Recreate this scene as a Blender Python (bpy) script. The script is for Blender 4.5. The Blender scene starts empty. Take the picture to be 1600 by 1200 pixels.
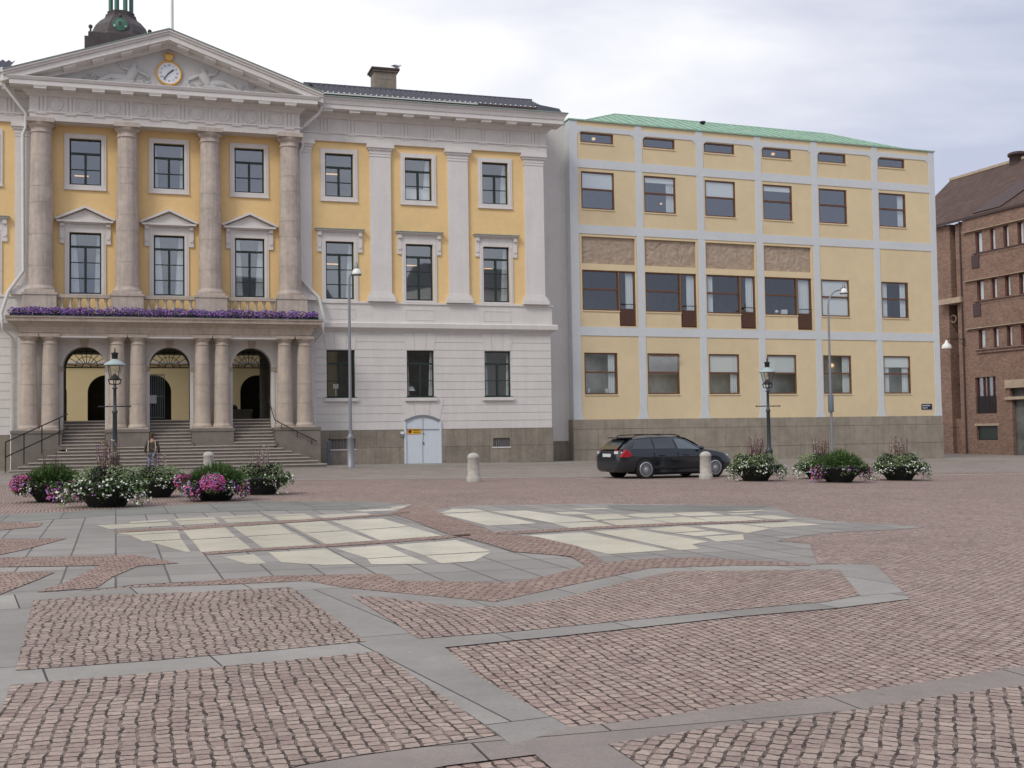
import bpy, bmesh, math, random
from mathutils import Vector, Matrix
from mathutils.geometry import tessellate_polygon
from math import sin, cos, pi, radians
random.seed(7)
S = bpy.context.scene
COL = S.collection
# ---------------------------------------------------------------- camera
P, RO, H = radians(2.47), radians(-.89), 1.65
fw = Vector((0, cos(P), sin(P))); up0 = Vector((0, -sin(P), cos(P))); rt0 = Vector((1, 0, 0))
rt = cos(RO)*rt0 + sin(RO)*up0; up = -sin(RO)*rt0 + cos(RO)*up0
cd = bpy.data.cameras.new('camera'); cam = bpy.data.objects.new('camera', cd); COL.objects.link(cam)
cam.matrix_world = Matrix(((rt.x, up.x, -fw.x, 0), (rt.y, up.y, -fw.y, 0), (rt.z, up.z, -fw.z, H), (0, 0, 0, 1)))
cd.sensor_width = 36; cd.lens = 40.5; cd.clip_end = 3000; cd.clip_start = .05
S.camera = cam
# ---------------------------------------------------------------- sky, sun, exposure
SUN_EL, SUN_ROT = radians(42), radians(215)
W = bpy.data.worlds.new('World'); S.world = W; W.use_nodes = True
nt = W.node_tree; nt.nodes.clear()
def wn(t, **k):
    n = nt.nodes.new(t)
    for a, v in k.items(): setattr(n, a, v)
    return n
out = wn('ShaderNodeOutputWorld'); bg = wn('ShaderNodeBackground'); bg.inputs[1].default_value = .1
sky = wn('ShaderNodeTexSky', sky_type='NISHITA', sun_disc=False); sky.sun_elevation = SUN_EL; sky.sun_rotation = SUN_ROT
tc = wn('ShaderNodeTexCoord'); mp = wn('ShaderNodeMapping'); mp.inputs['Scale'].default_value = (1, 1, 3.2)
mp.inputs['Location'].default_value = (.35, .1, .45)
n1 = wn('ShaderNodeTexNoise'); n1.inputs['Scale'].default_value = 1.9; n1.inputs['Detail'].default_value = 6; n1.inputs['Roughness'].default_value = .48; n1.inputs['Distortion'].default_value = .35
cr = wn('ShaderNodeValToRGB'); e = cr.color_ramp.elements
e[0].position = .33; e[0].color = (4.6, 4.9, 6.1, 1); e[1].position = .57; e[1].color = (8.9, 8.9, 9.1, 1)
k = cr.color_ramp.elements.new(.47); k.color = (7.2, 7.25, 7.9, 1)
mx = wn('ShaderNodeMix', data_type='RGBA'); mx.inputs[0].default_value = .93
L = nt.links.new
L(tc.outputs['Generated'], mp.inputs[0]); L(mp.outputs[0], n1.inputs[0]); sx = wn('ShaderNodeSeparateXYZ'); L(tc.outputs['Generated'], sx.inputs[0])
gx = wn('ShaderNodeMath', operation='MULTIPLY'); gx.inputs[1].default_value = -.32; L(sx.outputs[0], gx.inputs[0])
ga = wn('ShaderNodeMath', operation='ADD'); L(n1.outputs[0], ga.inputs[0]); L(gx.outputs[0], ga.inputs[1]); L(ga.outputs[0], cr.inputs[0])
L(sky.outputs[0], mx.inputs[6]); L(cr.outputs[0], mx.inputs[7]); L(mx.outputs[2], bg.inputs[0]); L(bg.outputs[0], out.inputs[0])
sd = bpy.data.lights.new('sun', 'SUN'); sd.energy = 1.1; sd.angle = radians(16); sd.color = (1, .96, .9)
sun = bpy.data.objects.new('sun', sd); COL.objects.link(sun)
sv = Vector((sin(SUN_ROT)*cos(SUN_EL), cos(SUN_ROT)*cos(SUN_EL), sin(SUN_EL)))   # towards the sun
sun.rotation_euler = sv.to_track_quat('Z', 'Y').to_euler()
S.view_settings.view_transform = 'Standard'; S.view_settings.look = 'None'; S.view_settings.gamma = 1; S.view_settings.exposure = 0.3
# ---------------------------------------------------------------- materials
def mat(name, col, rough=.8, metal=0, noise=None, bump=None, spec=.3, brick=None, rot=0, coord='Object', streak=None, emit=None, fade=.75, spots=None):
    """noise=(scale, amount)  bump=(scale, strength, distance)  brick=(w,h,mortar,offset,mortarcol,var,warp)"""
    m = bpy.data.materials.new(name); m.use_nodes = True; t = m.node_tree; b = t.nodes['Principled BSDF']
    b.inputs['Roughness'].default_value = rough; b.inputs['Metallic'].default_value = metal; b.inputs['Specular IOR Level'].default_value = spec
    N = t.nodes.new; K = t.links.new
    tcn = N('ShaderNodeTexCoord'); vec = tcn.outputs[coord]
    cur = N('ShaderNodeRGB'); cur.outputs[0].default_value = (*col, 1); cur = cur.outputs[0]
    heights = []
    if brick:
        w, h, mo, off, mc, var, warp, dist = brick
        ma = N('ShaderNodeMapping'); 
        if rot == 'xz': 
            sx = N('ShaderNodeSeparateXYZ'); cb = N('ShaderNodeCombineXYZ'); K(vec, sx.inputs[0])
            ad = N('ShaderNodeMath'); K(sx.outputs[0], ad.inputs[0]); K(sx.outputs[1], ad.inputs[1]); K(ad.outputs[0], cb.inputs[0]); K(sx.outputs[2], cb.inputs[1]); v2 = cb.outputs[0]
        else:
            ma.inputs['Rotation'].default_value = (0, 0, rot); K(vec, ma.inputs[0]); v2 = ma.outputs[0]
        if warp:
            for sc, am in warp:
                wnz = N('ShaderNodeTexNoise'); wnz.inputs['Scale'].default_value = sc; wnz.inputs['Detail'].default_value = 1; K(v2, wnz.inputs[0])
                sb = N('ShaderNodeVectorMath'); sb.operation = 'SUBTRACT'; sb.inputs[1].default_value = (.5, .5, .5); K(wnz.outputs['Color'], sb.inputs[0])
                ml = N('ShaderNodeVectorMath'); ml.operation = 'SCALE'; ml.inputs['Scale'].default_value = am; K(sb.outputs[0], ml.inputs[0])
                ad = N('ShaderNodeVectorMath'); ad.operation = 'ADD'; K(v2, ad.inputs[0]); K(ml.outputs[0], ad.inputs[1]); v2 = ad.outputs[0]
        bt = N('ShaderNodeTexBrick'); K(v2, bt.inputs[0]); bt.offset = off; bt.inputs['Scale'].default_value = 1
        bt.inputs['Brick Width'].default_value = w; bt.inputs['Row Height'].default_value = h; bt.inputs['Mortar Size'].default_value = mo
        bt.inputs['Mortar Smooth'].default_value = .25; bt.inputs['Bias'].default_value = 0
        hv = .025 if var > .13 else 0; bt.inputs['Color1'].default_value = (col[0]*(1-var)*(1+hv), col[1]*(1-var)*(1-hv), col[2]*(1-var), 1); bt.inputs['Color2'].default_value = (col[0]*(1+var), col[1]*(1+var)*(1+hv), col[2]*(1+var), 1)
        bt.inputs['Mortar'].default_value = (*[c*.8 for c in col], 1)
        jn = N('ShaderNodeTexNoise'); jn.inputs['Scale'].default_value = .9/h; jn.inputs['Detail'].default_value = 2; K(vec, jn.inputs[0])
        jr = N('ShaderNodeMapRange'); jr.inputs[1].default_value = .38; jr.inputs[2].default_value = .58; jr.inputs[3].default_value = fade; jr.inputs[4].default_value = 1; K(jn.outputs[0], jr.inputs[0])
        jm = N('ShaderNodeMath'); jm.operation = 'MULTIPLY'; K(bt.outputs['Fac'], jm.inputs[0]); K(jr.outputs[0], jm.inputs[1])
        jx = N('ShaderNodeMix'); jx.data_type = 'RGBA'; K(jm.outputs[0], jx.inputs[0]); K(bt.outputs['Color'], jx.inputs[6]); jx.inputs[7].default_value = (*mc, 1); cur = jx.outputs[2]
        heights.append((bt.outputs['Fac'], -1, dist))
    if noise:
        for sc, am in ([noise] if isinstance(noise[0], (int, float)) else noise):
            nz = N('ShaderNodeTexNoise'); nz.inputs['Scale'].default_value = sc; nz.inputs['Detail'].default_value = 5; nz.inputs['Roughness'].default_value = .6; K(vec, nz.inputs[0])
            mr = N('ShaderNodeMapRange'); mr.inputs[1].default_value = .3; mr.inputs[2].default_value = .7; mr.inputs[3].default_value = 1-am; mr.inputs[4].default_value = 1+am; K(nz.outputs[0], mr.inputs[0])
            mm = N('ShaderNodeVectorMath'); mm.operation = 'SCALE'; K(cur, mm.inputs[0]); K(mr.outputs[0], mm.inputs['Scale']); cur = mm.outputs[0]
    if streak:   # weathering runs: noise stretched along z
        m2 = N('ShaderNodeMapping'); m2.inputs['Scale'].default_value = (streak[0], streak[0], streak[0]*.08); K(vec, m2.inputs[0])
        nz = N('ShaderNodeTexNoise'); nz.inputs['Detail'].default_value = 4; K(m2.outputs[0], nz.inputs[0])
        mr = N('ShaderNodeMapRange'); mr.inputs[1].default_value = .4; mr.inputs[2].default_value = .75; mr.inputs[3].default_value = 1.02; mr.inputs[4].default_value = 1-streak[1]; K(nz.outputs[0], mr.inputs[0])
        mm = N('ShaderNodeVectorMath'); mm.operation = 'SCALE'; K(cur, mm.inputs[0]); K(mr.outputs[0], mm.inputs['Scale']); cur = mm.outputs[0]
    if spots:    # gum, oil and bird marks: sparse small round stains
        for sc, th_, k_ in spots:
            vo = N('ShaderNodeTexVoronoi'); vo.inputs['Scale'].default_value = sc; K(vec, vo.inputs['Vector'])
            mr = N('ShaderNodeMapRange'); mr.inputs[1].default_value = th_*.7; mr.inputs[2].default_value = th_; mr.inputs[3].default_value = k_; mr.inputs[4].default_value = 1; K(vo.outputs['Distance'], mr.inputs[0])
            mm = N('ShaderNodeVectorMath'); mm.operation = 'SCALE'; K(cur, mm.inputs[0]); K(mr.outputs[0], mm.inputs['Scale']); cur = mm.outputs[0]
    K(cur, b.inputs['Base Color'])
    if bump:
        nz = N('ShaderNodeTexNoise'); nz.inputs['Scale'].default_value = bump[0]; nz.inputs['Detail'].default_value = 4; K(vec, nz.inputs[0]); heights.append((nz.outputs[0], bump[1], bump[2]))
    prev = None
    for so, st, di in heights:
        bp = N('ShaderNodeBump'); bp.inputs['Strength'].default_value = abs(st); bp.invert = st < 0; bp.inputs['Distance'].default_value = di
        K(so, bp.inputs['Height'])
        if prev: K(prev, bp.inputs['Normal'])
        prev = bp.outputs[0]
    if prev: K(prev, b.inputs['Normal'])
    if emit: b.inputs['Emission Color'].default_value = (*emit[0], 1); b.inputs['Emission Strength'].default_value = emit[1]
    return m
def glass_mat(name, tint, base=.1):
    m = bpy.data.materials.new(name); m.use_nodes = True; t = m.node_tree; t.nodes.clear(); N = t.nodes.new; K = t.links.new
    o = N('ShaderNodeOutputMaterial'); tr = N('ShaderNodeBsdfTransparent'); tr.inputs[0].default_value = (*tint, 1)
    gl = N('ShaderNodeBsdfGlossy'); gl.inputs['Roughness'].default_value = .02; gl.inputs[0].default_value = (.9, .95, 1, 1)
    nz = N('ShaderNodeTexNoise'); nz.inputs['Scale'].default_value = 1.3; bp = N('ShaderNodeBump'); bp.inputs['Strength'].default_value = .03
    tcn = N('ShaderNodeTexCoord'); K(tcn.outputs['Object'], nz.inputs[0]); K(nz.outputs[0], bp.inputs['Height']); K(bp.outputs[0], gl.inputs['Normal'])
    fr = N('ShaderNodeLayerWeight'); pw = N('ShaderNodeMath'); pw.operation = 'POWER'; pw.inputs[1].default_value = 4; K(fr.outputs['Facing'], pw.inputs[0])
    ad = N('ShaderNodeMath'); ad.operation = 'MULTIPLY_ADD'; ad.inputs[1].default_value = .8; ad.inputs[2].default_value = base; K(pw.outputs[0], ad.inputs[0])
    mi = N('ShaderNodeMixShader'); K(ad.outputs[0], mi.inputs[0]); K(tr.outputs[0], mi.inputs[1]); K(gl.outputs[0], mi.inputs[2]); K(mi.outputs[0], o.inputs[0])
    return m
DARK = (.068, .056, .05)
AX = radians(19)                       # the square is laid out along the facades
def cob(name, col, ang, h=.10, w=.15, warp=((.35, .4), (5, .05), (15, .03), (34, .012)), mo=.009):
    h *= .9; w *= .9
    return mat(name, col, .75, brick=(w, h, mo, .43, DARK, .14, warp, .025), rot=-ang, noise=((45, .18), (.28, .08), (1.1, .05), (6, .12)), bump=(28, .6, .010), spec=.08, fade=.2, spots=((1.7, .06, .72), (3.1, .05, 1.3)))
M = {}
M['cobble'] = cob('cobble_setts', (.365, .278, .243), AX+pi/2, .092, .12)
M['cobbleB'] = cob('cobble_setts_fine', (.31, .235, .21), AX+pi/2, .09, .12, ((.4, .3), (6, .08), (14, .03)))
M['cobbleF'] = cob('cobble_setts_fan', (.355, .278, .242), pi/2-radians(20), .105, .11, ((.16, .7), (3.5, .05), (11, .035), (30, .014)), .010)
M['cobbleP'] = cob('cobble_setts_panel', (.355, .278, .242), pi/2+radians(17), .098, .105, ((.25, .22), (2.5, .05), (10, .04), (30, .014)), .009)
M['cobbleQ'] = cob('cobble_setts_small', (.355, .278, .242), pi/2+radians(16), .088, .092, ((.4, .3), (6, .10), (16, .045), (34, .014)), .009)
M['cobbleL'] = cob('cobble_setts_band', (.335, .242, .207), AX+radians(5), .1, .13, ((.4, .4), (6, .08)))
M['slab'] = mat('granite_slabs', (.29, .272, .252), .85, brick=(.58, .95, .014, 0, (.13, .125, .115), .10, ((3, .01),), .004), rot=-AX, noise=((60, .10), (1.3, .08), (.25, .08)), bump=(90, .25, .003), spec=.08, spots=((2.1, .05, .75), (1.3, .04, 1.25), (.45, .12, .9)))
M['slabB'] = mat('granite_bands', (.295, .28, .26), .85, brick=(1.15, 3.0, .008, .5, (.08, .075, .07), .12, None, .004), rot=-AX-.12, noise=((60, .10), (7, .05), (1.1, .10), (.3, .12)), bump=(90, .25, .003), spec=.08, spots=((2.3, .05, .75), (1.7, .04, 1.25), (.5, .12, .88)))
M['street'] = mat('street_setts', (.30, .255, .225), .8, brick=(.2, .14, .012, .5, (.16, .14, .12), .12, ((2, .05),), .006), rot=-AX, noise=((1.2, .12), (.3, .08), (20, .08)))
M['pave'] = mat('pavement_slabs', (.285, .26, .225), .8, brick=(.6, .6, .01, .5, (.15, .14, .12), .10, None, .004), rot=-AX, noise=((1.2, .12), (9, .08)))
M['floorglass'] = mat('floor_glass', (.66, .62, .50), .25, noise=((.7, .10), (3, .05), (14, .05)), spec=.5)
M['plaster'] = mat('grey_white_plaster', (.67, .64, .61), .85, noise=((.35, .05), (2.2, .025), (8, .03)), streak=(.7, .035), bump=(40, .15, .01))
M['trim'] = mat('light_trim_paint', (.69, .66, .635), .8, noise=((.6, .04), (3, .02), (9, .03)), streak=(.7, .03))
M['yellow'] = mat('ochre_plaster', (.81, .58, .285), .88, noise=((.5, .06), (3, .03), (9, .02)), bump=(60, .15, .01))
M['pale'] = mat('pale_yellow_render', (.72, .585, .37), .88, noise=((.22, .06), (1.4, .035), (20, .02)), bump=(60, .15, .01))
M['court'] = mat('courtyard_ochre', (.72, .59, .35), .88, noise=((.5, .06),))
M['frame'] = mat('bluish_white_paint', (.62, .645, .655), .8, noise=((.5, .04), (4, .02), (12, .02)))
M['stone'] = mat('column_sandstone', (.49, .42, .365), .85, noise=((.9, .16), (4, .10), (30, .07)), streak=(1.4, .18), bump=(25, .3, .02))
M['stone2'] = mat('portico_sandstone', (.48, .405, .335), .85, noise=((.9, .13), (5, .08), (30, .05)), streak=(1.2, .15), bump=(25, .3, .02))
M['granite'] = mat('plinth_granite', (.27, .235, .19), .85, brick=(2.6, .98, .012, .5, (.17, .15, .12), .09, None, .01), rot='xz', noise=((.8, .16), (6, .12), (40, .1)), streak=(.9, .2))
M['graniteB'] = mat('weathered_granite_blocks', (.315, .275, .22), .85, noise=((.4, .12), (1.6, .10), (14, .08), (60, .1)), streak=(.8, .12), bump=(30, .3, .01))
M['sash'] = glass_mat('tilted_glass', (.8, .85, .9), .55)
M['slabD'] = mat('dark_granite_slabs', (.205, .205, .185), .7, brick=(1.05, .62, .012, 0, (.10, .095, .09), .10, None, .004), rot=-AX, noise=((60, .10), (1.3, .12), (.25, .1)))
M['nosing'] = mat('step_edge_granite', (.44, .385, .34), .8, noise=((3, .12),))
M['slabC'] = mat('granite_band_warm', (.275, .24, .22), .88, brick=(1.6, 3.0, .008, .5, (.07, .065, .06), .06, None, .004), rot=-.30, noise=((60, .12), (9, .06), (1.1, .10), (.3, .08)), bump=(90, .25, .003), spec=.08, spots=((2.3, .05, .75), (1.5, .04, 1.2)))
M['steps'] = mat('worn_step_granite', (.195, .17, .145), .8, noise=((2, .14), (25, .1)))
M['dkgreen'] = mat('dark_green_frame', (.02, .035, .03), .45, spec=.4)
M['wood'] = mat('brown_window_wood', (.15, .07, .038), .5, noise=((3, .1),), spec=.4)
M['glass'] = glass_mat('window_glass', (.86, .9, .9), .13)
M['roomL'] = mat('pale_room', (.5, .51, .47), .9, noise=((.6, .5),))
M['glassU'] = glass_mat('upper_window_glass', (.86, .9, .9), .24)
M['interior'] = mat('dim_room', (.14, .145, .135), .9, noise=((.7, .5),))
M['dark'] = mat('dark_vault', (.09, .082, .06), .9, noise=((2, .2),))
M['curtain'] = mat('white_curtain', (.75, .77, .77), .9)
M['blind'] = mat('pale_blind', (.8, .8, .78), .9)
M['tile'] = mat('black_glazed_tile', (.06, .06, .078), .2, spec=1.0, noise=((3, .3),))
M['zinc'] = mat('grey_green_flashing', (.22, .27, .24), .5, noise=((2, .15),))
M['copper'] = mat('green_copper', (.30, .46, .35), .6, noise=((1.5, .14), (9, .08)), streak=(1.2, .12))
M['vgreen'] = mat('dark_verdigris', (.09, .19, .145), .6)
M['dcopper'] = mat('brown_copper_dome', (.075, .06, .06), .5, noise=((1.2, .2), (9, .1)), streak=(1.5, .2))
M['gold'] = mat('gilded_metal', (.66, .38, .09), .45, metal=.3)
M['dial'] = mat('clock_dial', (.72, .74, .80), .5)
M['ink'] = mat('black_paint', (.012, .012, .015), .5)
M['relief'] = mat('carved_stone', (.42, .33, .25), .85, noise=((2.5, .14), (9, .1)), bump=(18, .5, .03))
M['rim'] = mat('relief_plaster', (.50, .49, .48), .85, noise=((1.5, .06),))
M['pipe'] = mat('white_pipe', (.66, .66, .64), .6, noise=((3, .06),))
M['brick'] = mat('red_brown_brick', (.27, .17, .13), .9, brick=(.26, .085, .010, .5, (.17, .13, .11), .22, None, .008), rot='xz', noise=((.6, .12), (3, .1)))
M['roofbrick'] = mat('brown_roof_tile', (.11, .07, .06), .8, brick=(.25, .3, .02, .5, (.05, .03, .03), .18, None, .03), rot='xz', noise=((.8, .12),))
M['dbrown'] = mat('brown_metal', (.07, .045, .045), .6)
M['redwood'] = mat('red_brown_frame', (.13, .035, .035), .6)
M['iron'] = mat('black_iron', (.018, .02, .022), .5, spec=.4)
M['lampgreen'] = mat('dark_lamp_paint', (.035, .05, .052), .45, spec=.5)
M['lampglass'] = glass_mat('lamp_glass', (.85, .82, .74), .12)
M['verdigris'] = mat('pale_verdigris', (.38, .46, .46), .6)
M['mast'] = mat('galvanised_mast', (.27, .28, .30), .5, metal=.4)
M['opal'] = mat('opal_lamp_globe', (.82, .82, .80), .3)
M['boll'] = mat('bollard_granite', (.44, .42, .38), .85, noise=((6, .14), (40, .14)), bump=(50, .3, .01))
M['bowl'] = mat('cast_iron_bowl', (.018, .022, .022), .6)
M['bluegrey'] = mat('blue_grey_post', (.13, .16, .19), .6)
M['doorw'] = mat('white_painted_door', (.62, .67, .72), .6, noise=((2, .03),), streak=(3, .05))
M['signY'] = mat('sign_yellow', (.80, .50, .04), .5); M['signR'] = mat('sign_red', (.45, .03, .02), .5)
M['navy'] = mat('navy_enamel', (.012, .02, .06), .4); M['white'] = mat('white_enamel', (.8, .8, .82), .5)
M['lampon'] = mat('lit_ceiling_lamp', (.9, .6, .35), .5, emit=((1, .6, .3), .8))
# ---------------------------------------------------------------- mesh builder
class MB:
    def __init__(s): s.v = []; s.f = []; s.m = []; s.sm = []; s.mats = []
    def mi(s, m):
        m = M[m] if isinstance(m, str) else m
        if m not in s.mats: s.mats.append(m)
        return s.mats.index(m)
    def add(s, vs, fs, m, smooth=False):
        o = len(s.v); s.v += [tuple(v) for v in vs]; i = s.mi(m)
        for f in fs: s.f.append([o+a for a in f]); s.m.append(i); s.sm.append(smooth)
        return s
    def box(s, x0, x1, y0, y1, z0, z1, m):
        return s.add([(x0, y0, z0), (x1, y0, z0), (x1, y1, z0), (x0, y1, z0), (x0, y0, z1), (x1, y0, z1), (x1, y1, z1), (x0, y1, z1)],
                     [(0, 3, 2, 1), (4, 5, 6, 7), (0, 1, 5, 4), (1, 2, 6, 5), (2, 3, 7, 6), (3, 0, 4, 7)], m)
    def prism(s, pts, y0, y1, m, axis='y'):
        n = len(pts)
        if axis == 'y': a = [(x, y0, z) for x, z in pts]; b = [(x, y1, z) for x, z in pts]
        elif axis == 'x': a = [(y0, x, z) for x, z in pts]; b = [(y1, x, z) for x, z in pts]
        else: a = [(x, z, y0) for x, z in pts]; b = [(x, z, y1) for x, z in pts]
        return s.add(a+b, [tuple(range(n))[::-1], tuple(range(n, 2*n))]+[(i, (i+1) % n, n+(i+1) % n, n+i) for i in range(n)], m)
    def lathe(s, prof, m, c=(0, 0, 0), n=24, smooth=True, a0=0, a1=2*pi):
        full = abs(a1-a0-2*pi) < 1e-6; k = n if full else n+1; vs = []
        for r, z in prof:
            for i in range(k):
                a = a0+(a1-a0)*i/n; vs.append((c[0]+r*cos(a), c[1]+r*sin(a), c[2]+z))
        fs = []
        for j in range(len(prof)-1):
            for i in range(n):
                i2 = (i+1) % k
                fs.append((j*k+i, j*k+i2, (j+1)*k+i2, (j+1)*k+i))
        s.add(vs, fs, m, smooth)
        return s
    def tube(s, pts, r, m, n=8, smooth=True, cap=True):
        pts = [Vector(p) for p in pts]; rs = r if isinstance(r, (list, tuple)) else [r]*len(pts); vs = []
        for i, p in enumerate(pts):
            d = (pts[min(i+1, len(pts)-1)]-pts[max(i-1, 0)]).normalized()
            a = d.orthogonal().normalized() if i == 0 else (a-d*a.dot(d)).normalized()
            b = d.cross(a)
            vs += [p+(a*cos(2*pi*j/n)+b*sin(2*pi*j/n))*rs[i] for j in range(n)]
        fs = [(i*n+j, i*n+(j+1) % n, (i+1)*n+(j+1) % n, (i+1)*n+j) for i in range(len(pts)-1) for j in range(n)]
        s.add(vs, fs, m, smooth)
        if cap: o = len(pts)-1; s.add(vs[:n], [tuple(range(n))[::-1]], m); s.add(vs[o*n:], [tuple(range(n))], m)
        return s
    def ball(s, c, r, m, n=10, sc=(1, 1, 1)):
        prof = [(max(1e-4, sin(pi*i/n)), -cos(pi*i/n)) for i in range(n+1)]; vs = []; k = n*2
        for a, z in prof:
            for i in range(k): t = 2*pi*i/k; vs.append((c[0]+r*a*cos(t)*sc[0], c[1]+r*a*sin(t)*sc[1], c[2]+r*z*sc[2]))
        return s.add(vs, [(j*k+i, j*k+(i+1) % k, (j+1)*k+(i+1) % k, (j+1)*k+i) for j in range(n) for i in range(k)], m, True)
    def build(s, name, parent=None, loc=None, label=None):
        me = bpy.data.meshes.new(name); me.from_pydata(s.v, [], s.f); [me.materials.append(m) for m in s.mats]
        for p, i, sm in zip(me.polygons, s.m, s.sm): p.material_index = i; p.use_smooth = sm
        me.update(); o = bpy.data.objects.new(name, me); COL.objects.link(o); o.parent = parent
        if loc: o.location = loc
        if label: o['label'] = label
        return o
def tag(o, label=None, cat=None, group=None, kind=None):
    for k, v in (('label', label), ('category', cat), ('group', group), ('kind', kind)):
        if v: o[k] = v
    return o
def thing(name, label, cat, loc=(0, 0, 0), rz=0, group=None):
    o = bpy.data.objects.new(name, None); COL.objects.link(o); o.location = loc; o.rotation_euler = (0, 0, rz); o.empty_display_size = .2
    return tag(o, label, cat, group)
def copy_tree(o, parent=None):
    c = o.copy(); COL.objects.link(c); c.parent = parent
    for ch in [x for x in o.children]: copy_tree(ch, c)
    return c
def text(s, size, m, parent, loc, rot=(pi/2, 0, 0), name='lettering', ext=.004, ax='CENTER', w=None, bold=0):
    cu = bpy.data.curves.new(name, 'FONT'); cu.body = s; cu.size = size; cu.extrude = ext; cu.align_x = ax; cu.align_y = 'CENTER'; cu.offset = bold
    t = bpy.data.objects.new(name, cu); COL.objects.link(t); bpy.context.view_layer.update()
    me = bpy.data.meshes.new_from_object(t); bpy.data.objects.remove(t); me.materials.clear(); me.materials.append(M[m])
    o = bpy.data.objects.new(name, me); COL.objects.link(o); o.parent = parent; o.location = loc; o.rotation_euler = rot
    if w: o.scale = (w, 1, 1)
    return o
def wall(mb, x0, x1, z0, z1, holes, y, m, reveal=.3, rows=None, gm=None):
    """front sheet with openings; rows = list of (z0,z1,dy) strips"""
    xs = sorted({x0, x1, *[a for h in holes for a in h[:2] if x0 < a < x1]})
    cuts = {z0, z1, *[a for h in holes for a in h[2:4] if z0 < a < z1]}
    if rows: cuts |= {a for r in rows for a in r[:2] if z0 < a < z1}
    zs = sorted(cuts)
    dy = lambda z: next((r[2] for r in (rows or []) if r[0] <= z < r[1]), 0)
    inh = lambda x, z: any(h[0] < x < h[1] and h[2] < z < h[3] for h in holes)
    for j in range(len(zs)-1):
        zc = (zs[j]+zs[j+1])/2; yy = y+dy(zc); mm = gm if (gm and dy(zc)) else m
        for i in range(len(xs)-1):
            if inh((xs[i]+xs[i+1])/2, zc): continue
            mb.add([(xs[i], yy, zs[j]), (xs[i+1], yy, zs[j]), (xs[i+1], yy, zs[j+1]), (xs[i], yy, zs[j+1])], [(0, 1, 2, 3)], mm)
            if j+1 < len(zs)-0 and j+1 < len(zs)-1:
                y2 = y+dy((zs[j+1]+zs[j+2])/2)
                if y2 != yy: mb.add([(xs[i], yy, zs[j+1]), (xs[i+1], yy, zs[j+1]), (xs[i+1], y2, zs[j+1]), (xs[i], y2, zs[j+1])], [(0, 1, 2, 3)], mm)
    for h in holes:
        a, b, c, d = h[:4]; r = y+reveal
        mb.add([(a, y, c), (a, y, d), (a, r, d), (a, r, c)], [(0, 1, 2, 3)], m); mb.add([(b, y, c), (b, r, c), (b, r, d), (b, y, d)], [(0, 1, 2, 3)], m)
        mb.add([(a, y, d), (b, y, d), (b, r, d), (a, r, d)], [(0, 1, 2, 3)], m); mb.add([(a, y, c), (a, r, c), (b, r, c), (b, y, c)], [(0, 1, 2, 3)], m)
    return mb
def profile(mb, prof, x0, x1, m, side0=True, side1=True, yback=.2):
    """moulding run along x with mitred returns: prof = [(z, projection)] bottom to top, from plane y=0"""
    n = len(prof); vs = []
    for z, p in prof: vs += [(x0-(p if side0 else 0), yback, z), (x0-(p if side0 else 0), -p, z), (x1+(p if side1 else 0), -p, z), (x1+(p if side1 else 0), yback, z)]
    fs = []
    for i in range(n-1):
        for j in range(3): fs.append((i*4+j, i*4+j+1, (i+1)*4+j+1, (i+1)*4+j))
    fs.append((0, 3, 2, 1)); fs.append((4*n-4, 4*n-3, 4*n-2, 4*n-1))
    return mb.add(vs, fs, m)
# ---------------------------------------------------------------- ground
def gz(x): return -.012*x-.00018*x*x
STEP = 2.0
def gzl(x):
    a = math.floor(x/STEP)*STEP; t = (x-a)/STEP; return gz(a)*(1-t)+gz(a+STEP)*t
def drape(name, polys, m, off, kind='structure', thick=0, cat=None):
    """lay polygons on the gently falling ground"""
    bm = bmesh.new()
    for p in polys:
        vv = [bm.verts.new((x, y, 0)) for x, y in p]; co = [Vector((x, y, 0)) for x, y in p]
        for t in tessellate_polygon([co]):
            n_ = (co[t[1]]-co[t[0]]).cross(co[t[2]]-co[t[0]]).z
            if abs(n_) > 1e-9: bm.faces.new([vv[i] for i in (t if n_ > 0 else t[::-1])])
    xs = [v.co.x for v in bm.verts]; a = math.floor(min(xs)/STEP)*STEP
    while a < max(xs):
        bmesh.ops.bisect_plane(bm, geom=bm.verts[:]+bm.edges[:]+bm.faces[:], plane_co=(a, 0, 0), plane_no=(1, 0, 0)); a += STEP
    for v in bm.verts: v.co.z = gzl(v.co.x)+off
    me = bpy.data.meshes.new(name); bm.to_mesh(me); bm.free(); me.materials.append(M[m])
    o = bpy.data.objects.new(name, me); COL.objects.link(o); o['kind'] = kind
    return o
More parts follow.
